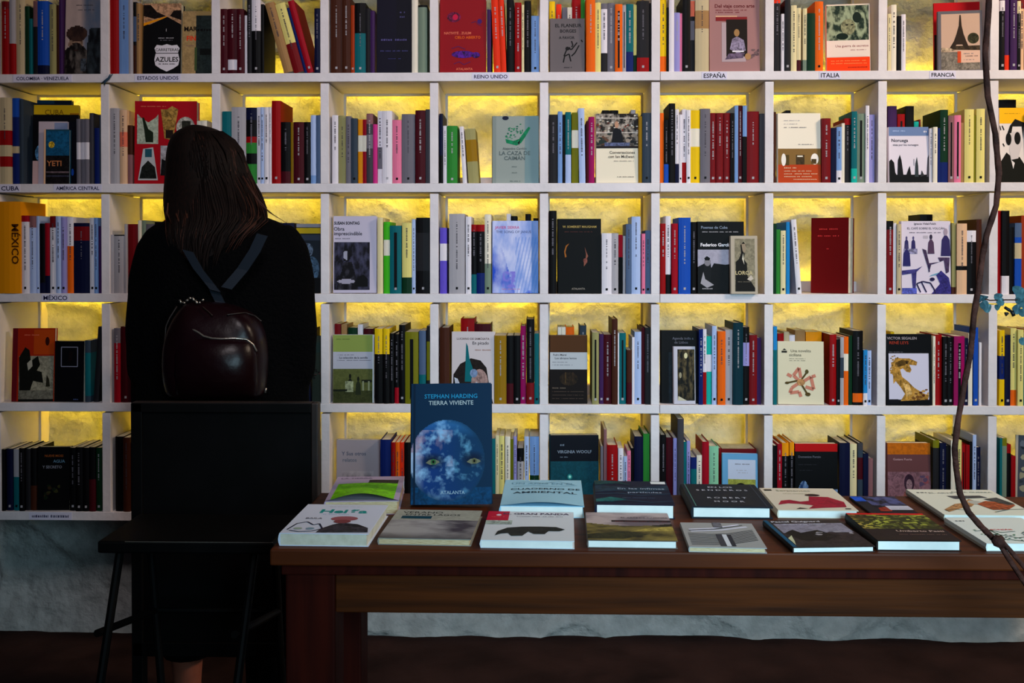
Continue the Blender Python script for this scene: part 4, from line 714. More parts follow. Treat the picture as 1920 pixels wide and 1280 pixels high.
# --- face-out books
for f in FACES:
    row, x0, x1, yt, Y, t, tilt, yaw, base, label, art = f[:11]
    z0 = SHELF[row]; by = base_y(row, x0); xa, xb = W(x0 + 0.3, (by + yt) / 2, Y).x, W(x1 + 0.2, (by + yt) / 2, Y).x
    yw, tl = math.radians(yaw), math.radians(tilt)
    col = max(k for k in range(len(DX)) if DIVPX[k] < (x0 + x1) / 2 or k == 0)
    if Y > 0.0: xa, xb = fit(row, col, xa, xb); xa += min(0.003, t * 0.12) + 0.0003
    d = (xb - xa) / math.cos(yw)
    if len(f) > 11: d = (W(1592, 480, Y).x - xa) / math.cos(yw)
    zt = top_z(x0, yt, Y + 0.2 * math.sin(tl)); h = (zt - z0) / math.cos(tl)
    mb = spine_book_mesh(t, d, h, K(base), [], hard=False, title=None)
    paint_cover(mb, art, t, d, h)
    piv = Vector((xa, Y, z0 + 0.0001))
    if yaw < 0 and len(f) == 11: piv.y += d * math.sin(-yw) * 1.0; 
    if len(f) > 11: piv.y += 0.06
    mw = Matrix.Translation(piv) @ Matrix.Rotation(yw, 4, 'Z') @ Matrix.Rotation(-tl, 4, 'X') @ FACE @ Matrix.Translation((-t, 0, 0))
    low = min((mw @ Vector((x, y, 0))).z for x in (0, t) for y in (0, d)); mw = Matrix.Translation((0, 0, z0 + 0.0001 - low)) @ mw
    o = add_book(mb, page_block(t, d, h), mw, 'displayed_book', 'pages'); tag(o, label, 'book', 'books shown face out on the shelves')

# ------------------------------------------------------------------ table
TT = 0.75
yf = G(1000, 1033, TT).y; yb = G(1100, 926, TT).y
xl = G(505, 1030, TT).x; xr = xl + 2.3
tab = empty('table', ((xl + xr) / 2, (yf + yb) / 2, 0)); tag(tab, 'long dark brown wooden table with thick top carrying rows of books', 'table')
def tp(a, b, name, m, bevel=0.002):
    mb = MB(); o = tab.location; mb.box((a[0] - o.x, a[1] - o.y, a[2]), (b[0] - o.x, b[1] - o.y, b[2])); return mb.build(name, m, tab, bevel=bevel)
tp((xl, yf, TT - 0.024), (xr, yb, TT), 'tabletop', M['woodtop'], 0.003)
tp((xl + 0.012, yf + 0.02, TT - 0.043), (xr - 0.012, yb - 0.02, TT - 0.024), 'moulding', M['legwood'])
yl = yf + 0.03
lx0, lx1 = W(535, 1150, yl).x, W(628, 1150, yl).x; lw = lx1 - lx0
apz0 = W(1000, 1153, yl).z; 
for (a, b) in ((lx0, yl), (xr - 0.03 - lw, yl), (lx0, yb - 0.03 - lw), (xr - 0.03 - lw, yb - 0.03 - lw)):
    tp((a, b, 0), (a + lw, b + lw, TT - 0.043), 'leg', M['legwood'], 0.003)
for (y0, nm) in ((yl + 0.004, 'apron'), (yb - 0.03 - 0.024, 'apron')):
    tp((lx1, y0, apz0), (xr - 0.03 - lw, y0 + 0.02, TT - 0.043), nm, M['wood'])
for x0 in (lx0 + 0.004, xr - 0.03 - 0.024): tp((x0, yl + lw, apz0), (x0 + 0.02, yb - 0.03 - lw, TT - 0.043), 'apron', M['wood'])

# ------------------------------------------------------------------ books on the table
# FL, FR, BL pixel corners of the upper cover, y of the lower front edge, base colour, label, art, pages, curl
TB = [
((524, 999), (692, 999), (587, 945), 1023, 'd8dcec', 'white paperback with big teal title, at the front left corner of the table',
 [('T', 'Heiða', .52, .68, .24, '1c9c98', .035), ('D', .3, .9, .7, .015, 'lg'), ('D', .3, .62, .6, .02, 'lb'), ('E', .6, .48, .16, .08, 'a8646c'), ('P', [(.4, .02), (.42, .14), (.52, .28), (.62, .34), (.8, .3), (.95, .18), (.98, .04)], '3c3840', .9), ('E', .6, .38, .1, .06, '8c4c50'), ('S', [[(.05, .1), (.1, .3), (.2, .36), (.3, .26), (.36, .3), (.44, .14), (.34, .06), (.2, .04), (.08, .08)]], .0025, '30304a'), ('E', .16, .14, .05, .03, 'a8b8a8'), ('E', .3, .14, .05, .03, '8ca8b8'), ('T', 'BAILA', .24, .46, .075, '3c3c4c')], 'pages', 0),
((609, 940), (748, 936), (652, 890), 966, 'b4a4bc', 'thick book with a bright green photo and curled cover, behind the white Icelandic paperback',
 [('R', .06, .04, .94, .7, '7cc40c', .3), ('P', [(.06, .04), (.06, .4), (.3, .3), (.5, .1)], '8cd418', .4), ('R', .5, .7, .94, .85, '3c3430', .5), ('T', 'LA TIERRA', .3, .88, .1, '6c6474')], 'tanpages', .012),
((709, 1008), (884, 1007), (764, 956), 1021, '94928c', 'grey paperback with a cloudy landscape and small teal bar, front row of the table',
 [('G', 0, 0, 1, .66, 60, 40, clouds('4a4248', 'a8a4a4', 2.2, 3, .5, ('3c3434', lambda u, v: (.2 - v) * 4))), ('R', 0, .62, 1, 1, 'a8a89c', .1), ('R', .1, .66, .45, .76, '1c4c5c'), ('T', 'VERANO', .32, .86, .12, '3c3c34', .01), ('T', 'ENTRE LAGOS', .45, .78, .1, '3c3c34', .01)], 'tanpages', 0),
((901, 1012), (1077, 1013), (921, 962), 1027, 'd8dce2', 'white paperback with a dark bear drawing and crimson corner patch, front row of the table',
 [('R', 0, .66, .25, 1, 'c40c3c'), ('E', .13, .86, .03, .03, 'wh'), ('D', .05, .78, .2, .02, 'sn'), ('R', .0, .52, .3, .66, 'a8b4ac', .5), ('T', 'EL GRAN PANDA', .56, .88, .1, '5c3c5c', .02), ('D', .34, .8, .88, .02, 'gr'), ('P', [(.14, .14), (.16, .28), (.26, .4), (.42, .44), (.62, .45), (.8, .44), (.9, .36), (.84, .3), (.72, .3), (.68, .2), (.56, .2), (.5, .28), (.44, .14), (.32, .13), (.28, .22), (.2, .2)], '2c2e28', .5)], 'whitepages', 0),
((938, 948), (1095, 948), (956, 900), 970, 'a4d0e4', 'pale blue paperback with capital title and slightly lifted cover, second row of the table',
 [('T', 'UN AÑO EN EL', .5, .8, .12, '6ca0b8', .0), ('T', 'CUADERNO DE', .53, .56, .125, '1c3444', .01), ('T', 'AMBIENTAL', .53, .4, .15, '1c3444', .01), ('S', [[(.1, .88), (.3, .9), (.5, .84), (.7, .92), (.9, .78)], [(.12, .7), (.4, .74), (.6, .7), (.94, .76)]], .0012, '4c8098')], 'whitepages', .006),
((1118, 945), (1265, 946), (1120, 901), 971, '14203c', 'dark blue paperback with wavy green lines and small white dots, second row of the table',
 [('P', [(0, .5), (.3, .56), (.6, .5), (1, .6), (1, .8), (.5, .7), (0, .8)], '1c3c50', .5), ('P', [(0, .2), (.2, .3), (.4, .2), (.2, .1), (0, .1)], '1c6c6c', .4), ('P', [(0, .8), (.3, .88), (.5, .8), (.3, 1), (0, 1)], '1c4c50', .5), ('R', .78, .86, .98, .97, 'e0e8ec'), ('T', 'En las ínfimas', .62, .62, .12, 'a8b8cc'), ('T', 'partículas', .66, .46, .12, 'a8b8cc'), ('D', .35, .25, .8, .02, '5c7c9c'), ('S', [[(0, .4), (.3, .44), (.6, .36), (1, .44)], [(0, .08), (.4, .16), (.7, .08), (1, .14)]], .002, '30647c')], 'whitepages', 0),
((1102, 1012), (1270, 1012), (1107, 965), 1027, '6c625c', 'brownish paperback with hilly landscape cover and dark title stripe, front row of the table',
 [('G', 0, 0, 1, 1, 56, 56, lambda u, v: clouds('6c6068', 'b8a8a8', 2.5, 2, .5)(u, v) if v > .6 - .1 * math.sin(u * 3) else clouds('201e14', '8c7c40', 3, 5, .6)(u, v)), ('P', [(.5, .3), (1, .34), (1, .5), (.7, .42)], 'a89850', .4), ('P', [(0, .2), (.4, .3), (.7, .2), (.4, .04), (0, .04)], '3c3c24', .6), ('R', .3, .64, 1, .7, '2a1c20'), ('D', .34, .65, .96, .018, 'bi'), ('T', 'EL ARTE DE CAMINAR', .7, .78, .065, '4c3c44', .01)], 'whitepages', 0),
((1292, 1025), (1437, 1026), (1282, 980), 1035, 'a8a8a8', 'thin paperback with black and white curved tracks on its cover, front row of the table',
 [('S', [[(.05, .1 + .055 * k), (.35, .1 + .05 * k), (.6, .14 + .05 * k), (.95, .3 + .05 * k)] for k in range(9)], .0022, '20222a'), ('S', [[(.1, .62), (.5, .68), (.9, .84)], [(.08, .7), (.4, .75), (.8, .92)]], .006, 'd8d8e8'), ('R', .42, .04, .5, .5, '4c4c54'), ('R', .5, .04, .56, .5, 'd8dce4'), ('R', .56, .04, .62, .5, '3c3c44'), ('S', [[(.08, .65), (.45, .72), (.85, .9)]], .002, '14141c'), ('R', .44, .78, .56, 1, '6c6c74', .6)], 'tanpages', 0),
((1298, 949), (1448, 949), (1284, 907), 972, '222a34', 'dark slate hardcover with spaced white capitals, second row beside the scarlet figure book',
 [('T', 'EN LOS', .5, .82, .1, 'c8ccd8', .01), ('T', 'S E N D E R O S', .5, .68, .1, 'c8ccd8', .01), ('T', 'R O B E R T', .5, .34, .1, 'c8ccd8', .01), ('T', 'M O O R', .5, .18, .1, 'c8ccd8', .01), ('S', [[(.05, 0), (.05, 1)]], .0015, '5c8c84'), ('S', [[(.93, 0), (.93, 1)]], .0015, '4c5864')], 'whitepages', 0),
((1487, 1026), (1641, 1024), (1430, 976), 1037, '3c3230', 'dark paperback with seated crowd photo and blue spine, front row of the table',
 [('R', .06, .0, 1, .5, '3a3032', .5), ('R', .08, .5, .98, .86, '8c8898', .3), ('P', [(.1, .5), (.16, .56), (.24, .62), (.3, .5), (.55, .6), (.62, .5), (.7, .36), (.5, .2), (.2, .24)], '1c1718', .6), ('X', .4, .35, .95, .62, 12, .06, ['2c2628', '4c4244', 'a09ca4']), ('R', 0, 0, .05, 1, '1c5c7c'), ('T', 'Pascal Quignard', .4, .9, .1, 'd0d0dc', .02), ('T', 'Butes y la música', .48, .8, .08, 'c0c0d0', .01), ('P', [(.06, .06), (.1, .2), (.14, .4), (.06, .3)], 'c8c8a8')], 'whitepages', 0),
((1459, 956), (1608, 956), (1434, 920), 971, 'd6cebe', 'cream paperback with a reclining crimson figure, second row of the table',
 [('T', 'Serpientes', .42, .84, .11, '9c9880'), ('D', .25, .72, .7, .02, 'kh'), ('P', [(.06, .22), (.14, .4), (.26, .44), (.38, .36), (.5, .4), (.56, .6), (.8, .58), (.94, .36), (.9, .14), (.6, .1), (.4, .06), (.5, .2), (.36, .26), (.2, .28)], 'a01c3c', .3), ('E', .62, .66, .1, .05, '3a2024'), ('R', .04, .86, .14, .92, '3c3428'), ('P', [(.24, .04), (.3, .1), (.4, .06)], '3c2420'), ('R', .86, .05, .93, .08, '2c2424')], 'whitepages', 0),
((1634, 962), (1722, 962), (1594, 931), 966, '20202c', 'thin dark paperback with bright blue corner and white label, behind the mossy hillside book',
 [('R', 0, .7, .25, 1, '1c5cc8', .3), ('G', .25, .35, 1, 1, 40, 30, clouds('0c0c14', '4c5080', 4, 2)), ('P', [(.3, .3), (.6, .4), (.5, .1), (.25, .1)], '8c3020', .5), ('R', .5, .18, 1, .42, 'c0c0d0'), ('D', .56, .26, .95, .025, 'gr')], 'pages', 0),
((1645, 1013), (1801, 1013), (1591, 962), 1032, '2c2422', 'thick paperback with a mossy hillside photo and red top edge, front row of the table',
 [('R', 0, .94, 1, 1, 'd4141c'), ('G', 0, .38, 1, .94, 70, 44, moss), ('R', 0, 0, 1, .4, '2c2022', .2), ('T', 'Umberto Pasti', .66, .3, .1, 'd0b8b0', .01), ('D', .35, .2, .95, .02, '8c6c64')], 'whitepages', 0),
((1771, 965), (1936, 962), (1729, 926), 977, 'd8d8cc', 'white paperback with brown and grey fighting figures, second row under the hanging branch',
 [('D', .06, .84, .18, .04, '3c3c3c'), ('T', 'EL ARTE', .34, .82, .08, '9c9c94'), ('T', 'DE LA GUERRA', .72, .86, .07, '7c8c88'), ('P', [(.35, .72), (.75, .74), (.8, .66), (.4, .6)], '4c4c50', .4), ('P', [(.08, .18), (.3, .4), (.42, .44), (.55, .6), (.6, .5), (.44, .3), (.3, .24), (.1, .1)], 'a88058', .6), ('E', .56, .46, .08, .08, 'b8b8b0'), ('P', [(.55, .4), (.7, .52), (.92, .46), (.96, .36), (.8, .2), (.62, .18)], '9c5434', .6), ('P', [(.72, .6), (.9, .66), (.98, .4), (.88, .36)], '4c4c4c', .5), ('S', [[(.08, .14), (.2, .2), (.34, .16)], [(.6, .1), (.8, .2), (.98, .22)]], .002, '3c3c30')], 'whitepages', 0),
((1850, 1019), (2000, 1016), (1795, 978), 1033, 'd8dcd8', 'white paperback with green twigs and red title letters, front row at the right end',
 [('D', .06, .84, .18, .04, '20203c'), ('S', [[(.1, .45), (.3, .5), (.4, .4), (.6, .44)], [(.14, .3), (.3, .34), (.5, .2), (.7, .26)], [(.1, .12), (.35, .14), (.5, .08), (.8, .14)], [(.3, .5), (.34, .3), (.3, .14)]], .0022, '2c4c40'), ('X', .1, .1, .9, .5, 50, .022, ['2c5c44', '4c7c54', '1c3c34']), ('T', 'BONSÁIS', .46, .48, .07, 'c82030', .02)], 'whitepages', 0),
]
LIE = Matrix.Rotation(-PI / 2, 4, 'X') @ FACE   # spine-out frame -> lying flat, cover up, spine left
for FL, FR, BL, yb_, base, label, art, pg, curl in TB:
    Yf = G(FL[0], yb_, TT).y; zt = W(FL[0], FL[1], Yf).z; t = max(zt - TT, 0.004)
    a, b, c = G(FL[0], FL[1], TT + t), G(FR[0], FR[1], TT + t), G(BL[0], BL[1], TT + t)
    w = (b - a); d = w.length; ang = math.atan2(w.y, w.x); n = Vector((-math.sin(ang), math.cos(ang), 0)); h = (c - a).dot(n)
    off = (c - a).dot(w.normalized()); ang2 = ang - math.atan2(off, h) * 0.5
    ang = ang2; h = min(max(h, d * 1.25), d * 1.55)
    hd = 'hardcover' in label
    mb = spine_book_mesh(t, d, h, K(base), [], hard=hd)
    if curl:   # a lifted, curled front cover: an arched sheet above the block
        n_ = 14; sh = MB()
        for k in range(n_):
            u0, u1 = k / n_, (k + 1) / n_
            g = lambda u, v: t + 0.0006 + curl * math.sin(PI * min(u * 1.0, 1)) ** 1.2 * (1 - v) ** 1.5
            for j in range(6):
                v0, v1 = j / 6, (j + 1) / 6
                colr = None
                for A in art:
                    if A[0] == 'R' and A[1] <= (u0 + u1) / 2 <= A[3] and A[2] <= (v0 + v1) / 2 <= A[4]: colr = K(A[5], A[6] if len(A) > 6 else 0)
                mb.face([(g(u0, v0), u0 * d, v0 * h), (g(u1, v0), u1 * d, v0 * h), (g(u1, v1), u1 * d, v1 * h), (g(u0, v1), u0 * d, v1 * h)], colr or K(base))
        nf = len(mb.f); nv = len(mb.v); paint_cover(mb, [A for A in art if A[0] in 'TDS'], t, d, h)
        vv = mb.v[nv:]; mb.v[nv:] = [(x + curl * math.sin(PI * min(max(y / d, 0), 1)) ** 1.2 * (1 - z / h) ** 1.5 + 0.001, y, z) for x, y, z in vv]
    else: paint_cover(mb, art, t, d, h)
    mw = Matrix.Translation((a.x, a.y, TT + 0.0002)) @ Matrix.Rotation(ang, 4, 'Z') @ LIE
    mw = Matrix.Translation((0, 0, TT + 0.0002 - min((mw @ Vector((x, y, z))).z for x in (0, t) for y in (0, d) for z in (0, h)))) @ mw
    o = add_book(mb, page_block(t, d, h, hd), mw, 'table_book', pg); tag(o, label, 'book', 'books laid flat on the table')

# the standing blue hardcover
Yb = G(845, 952, TT).y + 0.0; tl = math.radians(11)
a, b = W(770, 952, Yb), W(922, 954, Yb); d = b.x - a.x; t = 0.024
zt = W(855, 724, Yb + 0.045).z; h = (zt - TT) / math.cos(tl)
mb = spine_book_mesh(t, d, h, K('0c3450'), [], hard=True)
EYE = lambda u, v, c: [('P', [(u - .085, v - .004), (u - .04, v + .02), (u + .02, v + .026), (u + .075, v + .012), (u + .09, v), (u + .04, v - .018), (u - .03, v - .02)], '7c7c68'), ('E', u + .01, v + .004, .032, .024, c), ('E', u + .01, v + .004, .014, .012, '06080a')]
art = [('R', 0, 0, 1, .14, '0c4468', .4), ('G', 0, .02, 1, .72, 96, 110, earth)] + [] + EYE(.27, .345, '3c6c44') + EYE(.78, .35, '6c6c50') + \
  [('T', 'STEPHAN HARDING', .5, .875, .074, '2c94bc', .012), ('T', 'TIERRA VIVIENTE', .5, .82, .074, 'b0bcc0', .012), ('T', 'ATALANTA', .52, .085, .058, '9cb4c4', .01), ('R', 0.03, 0, .055, 1, '082840')]
paint_cover(mb, art, t, d, h)
mw = Matrix.Translation((a.x, Yb, TT)) @ Matrix.Rotation(-0.03, 4, 'Z') @ Matrix.Rotation(math.radians(-1.2), 4, 'Y') @ Matrix.Rotation(-tl, 4, 'X') @ FACE @ Matrix.Translation((-t, 0, 0))
low = min((mw @ Vector((x, y, 0))).z for x in (0, t) for y in (0, d)); mw = Matrix.Translation((0, 0, TT + 0.0002 - low)) @ mw
o = add_book(mb, page_block(t, d, h, True), mw, 'table_book', 'pages'); tag(o, 'tall deep blue hardcover showing an earth globe with two eyes, standing upright on the table', 'book')
# wire stand behind it
st = empty('book_stand', (a.x + d / 2, Yb + 0.118, TT)); tag(st, 'thin wire easel propping the upright blue earth book on the table', 'book stand')
m = MB(); m.tube([(-0.04, -0.02, 0.003), (-0.04, -0.046, 0.16)], 0.002); m.build('front_wire', M['piping'], st)
m = MB(); m.tube([(0.04, -0.02, 0.003), (0.04, -0.046, 0.16)], 0.002); m.build('front_wire', M['piping'], st)
m = MB(); m.tube([(0, 0.02, 0.003), (0, -0.044, 0.158)], 0.002); m.tube([(-0.04, -0.046, 0.16), (0.04, -0.046, 0.16)], 0.002); m.build('back_wire', M['piping'], st)

# ------------------------------------------------------------------ black board stand, stool
YB = -0.78
xa, xb = W(247, 900, YB).x, W(596, 900, YB).x; zt, zb = W(400, 756, YB).z, W(400, 1232, YB).z
bd = empty('display_board', ((xa + xb) / 2, YB, 0)); tag(bd, 'large plain black standing board in front of the person, left of the table', 'board')
def bp_(a, b, name, m, par=None, bevel=0.002):
    mb = MB(); o = bd.location; mb.box((a[0] - o.x, a[1] - o.y, a[2]), (b[0] - o.x, b[1] - o.y, b[2])); return mb.build(name, m, bd, bevel=bevel)
bp_((xa + 0.008, YB + 0.006, zb + 0.01), (xb - 0.012, YB + 0.02, zt - 0.006), 'panel', M['black'])
bp_((xa, YB, zt - 0.02), (xb - 0.014, YB + 0.028, zt), 'frame_rail', M['black']); bp_((xa, YB, zb), (xb - 0.014, YB + 0.028, zb + 0.03), 'frame_rail', M['black'])
bp_((xb - 0.014, YB, 0), (xb, YB + 0.03, zt + 0.001), 'post', M['blackedge']); bp_((xa - 0.002, YB, 0), (xa + 0.022, YB + 0.028, zt), 'post', M['black'])
for x in (xa + 0.01, xb - 0.008): bp_((x - 0.012, YB - 0.10, 0), (x + 0.012, YB - 0.0005, 0.03), 'foot', M['black']); bp_((x - 0.012, YB + 0.0305, 0), (x + 0.012, YB + 0.16, 0.03), 'foot', M['black'])

m = MB(); o = bd.location; m.box((xa - o.x, YB - .0005 - o.y, zt), (xb - 0.014 - o.x, YB + .028 - o.y, zt + .0012)); m.build('edge_highlight', M['blackedge'], bd)  # lighter strip imitating the highlight along the board's top edge
YS = -1.12
st0 = W(182, 1012, YS); st1 = W(512, 1019, YS); zs = (st0.z + st1.z) / 2
sx0, sx1 = st0.x, min(st1.x, xl - 0.012)
sl_ = empty('stool', ((sx0 + sx1) / 2, YS, 0)); tag(sl_, 'tall thin-legged black stool standing before the black board', 'stool')
def sp(mb, name, m, bevel=0):
    o = sl_.location; mb.v = [(x - o.x, y - o.y, z) for x, y, z in mb.v]; return mb.build(name, m, sl_, bevel=bevel)
m = MB(); m.box((sx0, YS, zs - 0.022), (sx1, YS + 0.2, zs)); sp(m, 'seat', M['black'], 0.004)
m = MB(); m.box((sx0 + .05, YS - .0008, zs - .001), (sx1, YS, zs + .0004)); sp(m, 'edge_highlight', M['piping'])  # pale strip standing in for the glint along the seat's front edge
P = lambda x, y, Y: W(x, y, Y)
legs = []
for (pt, pb2) in (((226, 1036), (190, 1275)), ((478, 1040), (447, 1275))):
    a = P(*pt, YS + 0.03); b = P(*pb2, YS - 0.05); d = b - a; e = a + d * ((0 - a.z) / d.z); a.z = zs - 0.02
    legs.append((a, e)); m = MB(); m.tube([a, e], 0.0075, 10); sp(m, 'leg', M['black'])
    a2 = a + Vector((0, 0.14, 0)); e2 = Vector((e.x + 0.05, YS + 0.19, 0)); legs.append((a2, e2)); m = MB(); m.tube([a2, e2], 0.0075, 10); sp(m, 'leg', M['black'])
def at_z(l, z): a, e = l; return a + (e - a) * ((z - a.z) / (e.z - a.z))
zr = W(245, 1185, YS).z
for i, j in ((0, 1), (2, 3)):
    a, b = at_z(legs[i], zr + 0.01), at_z(legs[j], zr - 0.02); d = (b - a).normalized(); m = MB(); m.tube([a - d * 0.02 - Vector((0.01, 0, 0)), b], 0.007, 8); sp(m, 'stretcher', M['black'])
a, b = at_z(legs[1], zr - 0.02), at_z(legs[3], zr - 0.02); m = MB(); m.tube([a, b], 0.006, 8); sp(m, 'stretcher', M['black'])

# ------------------------------------------------------------------ the person, seen from behind
YP = -0.44
def skin_mesh(name, joints, edges, m, parent=None, sub=2, root=0):
    me = bpy.data.meshes.new(name); me.from_pydata([tuple(j[0]) for j in joints], edges, [])
    o = bpy.data.objects.new(name, me); C.objects.link(o); md = o.modifiers.new('s', 'SKIN'); md.use_smooth_shade = True; md.branch_smoothing = 0.6
    for v, j in zip(me.skin_vertices[0].data, joints):
        r = j[1]; v.radius = r if isinstance(r, tuple) else (r, r)
    me.skin_vertices[0].data[root].use_root = True
    s2 = o.modifiers.new('u', 'SUBSURF'); s2.levels = sub; s2.render_levels = sub
    bpy.context.view_layer.update()
    nm = bpy.data.meshes.new_from_object(o.evaluated_get(bpy.context.evaluated_depsgraph_get())); bpy.data.objects.remove(o)
    nm.name = name; nm.materials.clear(); nm.materials.append(m); nm.shade_smooth()
    o = bpy.data.objects.new(name, nm); C.objects.link(o)
    if parent: o.parent = parent
    return o
def q(px, py, dy=0.0): return W(px, py, YP + dy)
J = []; E_ = []
def jn(p, r, par=None):
    J.append((Vector(p), r)); k = len(J) - 1
    if par is not None: E_.append((par, k))
    return k
hip = jn(q(418, 905), (0.115, 0.09)); wst = jn(q(418, 760), (0.10, 0.075), hip); ch = jn(q(418, 600), (0.11, 0.08), wst); uc = jn(q(418, 490, .01), (0.09, 0.06), ch)
nk = jn(q(405, 408, .03), 0.05, uc); nk2 = jn(q(396, 372, .06), 0.048, nk); hd1 = jn(q(388, 325, .09), (0.075, 0.088), nk2); hd2 = jn(q(382, 278, .09), (0.070, 0.085), hd1); hd3 = jn(q(380, 256, .08), (0.045, 0.055), hd2)
nose = jn(q(386, 312, .185), 0.014, hd1)
for sx, sh, el in ((-1, (318, 462), (286, 650)), (1, (518, 462), (546, 650))):
    s1 = jn(q(*sh), 0.036, uc); e1 = jn(q(el[0], el[1], -.02), 0.03, s1); w1 = jn(q(el[0] - sx * 50, el[1] - 5, .20), 0.026, e1); h1 = jn(q(el[0] - sx * 66, el[1] - 18, .27), (0.032, 0.018), w1)
    base = J[h1][0]
    for k in range(4):
        f1 = jn(base + Vector((-sx * 0.012 * (k - 1.5), 0.035, 0.012 - 0.004 * k)), 0.0088, h1); f2 = jn(J[f1][0] + Vector((-sx * 0.006, 0.026, 0.014 - 0.002 * k)), 0.0082, f1); jn(J[f2][0] + Vector((-sx * 0.012, 0.006 + 0.003 * (k % 2), 0.017)), 0.0075, f2)
    t1 = jn(base + Vector((-sx * 0.03, -0.002, 0.012)), 0.010, h1); jn(J[t1][0] + Vector((-sx * 0.01, 0.018, 0.02)), 0.009, t1)
hipz = J[hip][0].z
for sx, kx, ax, fy, fr in ((-1, 352, 358, -0.02, 0), (1, 480, 470, 0.17, 1)):
    th = jn(Vector((q(418 + sx * 48, 950).x, YP + .01, hipz - 0.09)), 0.085, hip); kn = jn(Vector((q(kx, 1100).x, YP + .03 + fy * .5, 0.47)), 0.055, th)
    cf = jn(Vector((q(kx, 1100).x, YP + .0 + fy * .8, 0.33)), 0.05, kn)
    an = jn(Vector((q(ax, 1240).x, YP - .0 + fy, 0.085)), 0.034, cf); heel = jn(Vector((q(ax, 1240).x, YP - .035 + fy, 0.04)), 0.030, an); toe = jn(Vector((q(ax, 1240).x + sx * .02, YP + .12 + fy, 0.028)), (0.035, 0.022), an)
person = skin_mesh('person', J, E_, M['skin'], root=0)
low = min(v.co.z for v in person.data.vertices); 
for v in person.data.vertices:
    if v.co.z < 0.12: v.co.z = max(v.co.z, 0.004)
tag(person, 'person with long dark hair and black coat, back turned, reading at the shelves', 'person')
# ears, eyes, mouth
hc = J[hd1][0]
m = MB()
for sx in (-1, 1):
    c = hc + Vector((sx * 0.078, 0.0, 0.0)); m.loft([[c + Vector((sx * 0.012 * k, 0.016 * math.cos(a) * (1 - .2 * k), 0.028 * math.sin(a) * (1 - .2 * k))) for a in [2 * PI * i / 10 for i in range(10)]] for k in (0, 1)])
m.build('ear', M['skin'], person, smooth=True)
m = MB()
for sx in (-1, 1):
    c = hc + Vector((sx * 0.03, 0.078, 0.012)); m.loft([[c + Vector((0.013 * r_ * math.cos(a), k * 0.006, 0.007 * r_ * math.sin(a))) for a in [2 * PI * i / 10 for i in range(10)]] for k, r_ in ((0, 1), (1, .9), (1.6, .4))])
c = hc + Vector((0, 0.072, -0.042)); m.tube([c + Vector((-0.022, 0, 0)), c + Vector((0, 0.008, -0.002)), c + Vector((0.022, 0, 0))], [0.003, 0.006, 0.003])
m.build('face_features', M['shoe'], person, smooth=True)
# coat: body and sleeves in one mesh
cm_ = MB(); rings = []
for y, a0, a1, ry in ((975, 262, 580, .15), (860, 258, 582, .14), (760, 258, 578, .125), (650, 256, 576, .125), (560, 256, 574, .125), (500, 258, 570, .12), (462, 262, 562, .108), (436, 274, 548, .094), (417, 300, 524, .08), (404, 336, 488, .07), (392, 358, 456, .06), (380, 366, 440, .055)):
    p0, p1 = q(a0, y), q(a1, y); cx, rx = (p0.x + p1.x) / 2, (p1.x - p0.x) / 2; dd = .03 * max(0, (436 - y) / 56)
    rings.append([(cx + rx * abs(math.cos(a)) ** .8 * (1 if math.cos(a) > 0 else -1) * (1 + .012 * math.sin(9 * a + y)), YP + dd + ry * math.sin(a), p0.z) for a in [2 * PI * i / 32 for i in range(32)]])
cm_.loft(rings)
for sx, pp in ((-1, ((330, 450), (300, 480), (288, 530), (283, 590), (281, 650), (284, 690))), (1, ((506, 450), (534, 480), (544, 530), (548, 590), (550, 650), (547, 690)))):
    P3 = [q(x, y, -.015 * (k > 2)) for k, (x, y) in enumerate(pp)]; P3 += [q(pp[-1][0] - sx * 4, 712, .05), q(pp[-1][0] - sx * 28, 705, .12), q(pp[-1][0] - sx * 46, 690, .19)]
    P4 = []
    for a, b in zip(P3[:-1], P3[1:]): P4 += [a, a.lerp(b, .5)]
    P4.append(P3[-1]); n_ = len(P4)
    cm_.tube(P4, [(.060, .064, .062, .060, .058, .058, .057, .057, .056, .056, .055, .054, .052, .048, .044, .040, .038)[min(k, 16)] * (1 + .03 * math.sin(k * 2.1)) for k in range(n_)], 18)
coat = cm_.build('coat', M['coat'], person, smooth=True)
rm = coat.modifiers.new('r', 'REMESH'); rm.mode = 'VOXEL'; rm.voxel_size = 0.008; rm.use_smooth_shade = True
sm_ = coat.modifiers.new('s', 'SMOOTH'); sm_.iterations = 6; sm_.factor = .5
# trousers
m = MB()
for sx, kx, ax, fy in ((-1, 352, 358, -0.02), (1, 480, 470, 0.17)):
    x0 = q(418 + sx * 48, 950).x; x1 = q(kx, 1100).x; x2 = q(ax, 1240).x; rings = []
    hem = 0.215 if sx < 0 else 0.06
    for z, x, y, r_ in ((hipz - 0.02, x0, YP + .0, 0.118), (hipz - .12, x0, YP + .01, 0.11), (0.47, x1, YP + .03 + fy * .5, 0.078), (0.33, x1 * .6 + x2 * .4, YP + .005 + fy * .8, 0.066), (hem, x2, YP + fy, 0.056)):
        rings.append([(x + r_ * math.cos(a), y + r_ * math.sin(a), z) for a in [2 * PI * i / 16 for i in range(16)]])
    m.loft(rings)
m.build('trousers', M['trousers'], person, smooth=True)
m = MB()
for sx, ax, fy in ((-1, 358, -0.02), (1, 470, 0.17)):
    x = q(ax, 1240).x; rings = []
    for t_, w_, h_ in ((0, .028, .05), (.06, .036, .06), (.14, .042, .05), (.2, .04, .04), (.235, .022, .025)):
        rings.append([(x + sx * t_ * .15 + w_ * math.cos(a), YP - .075 + fy + t_, max(0.001, h_ * .55 + h_ * .55 * math.sin(a))) for a in [2 * PI * i / 14 for i in range(14)]])
    m.loft(rings)
m.build('shoes', M['shoe'], person, smooth=True)
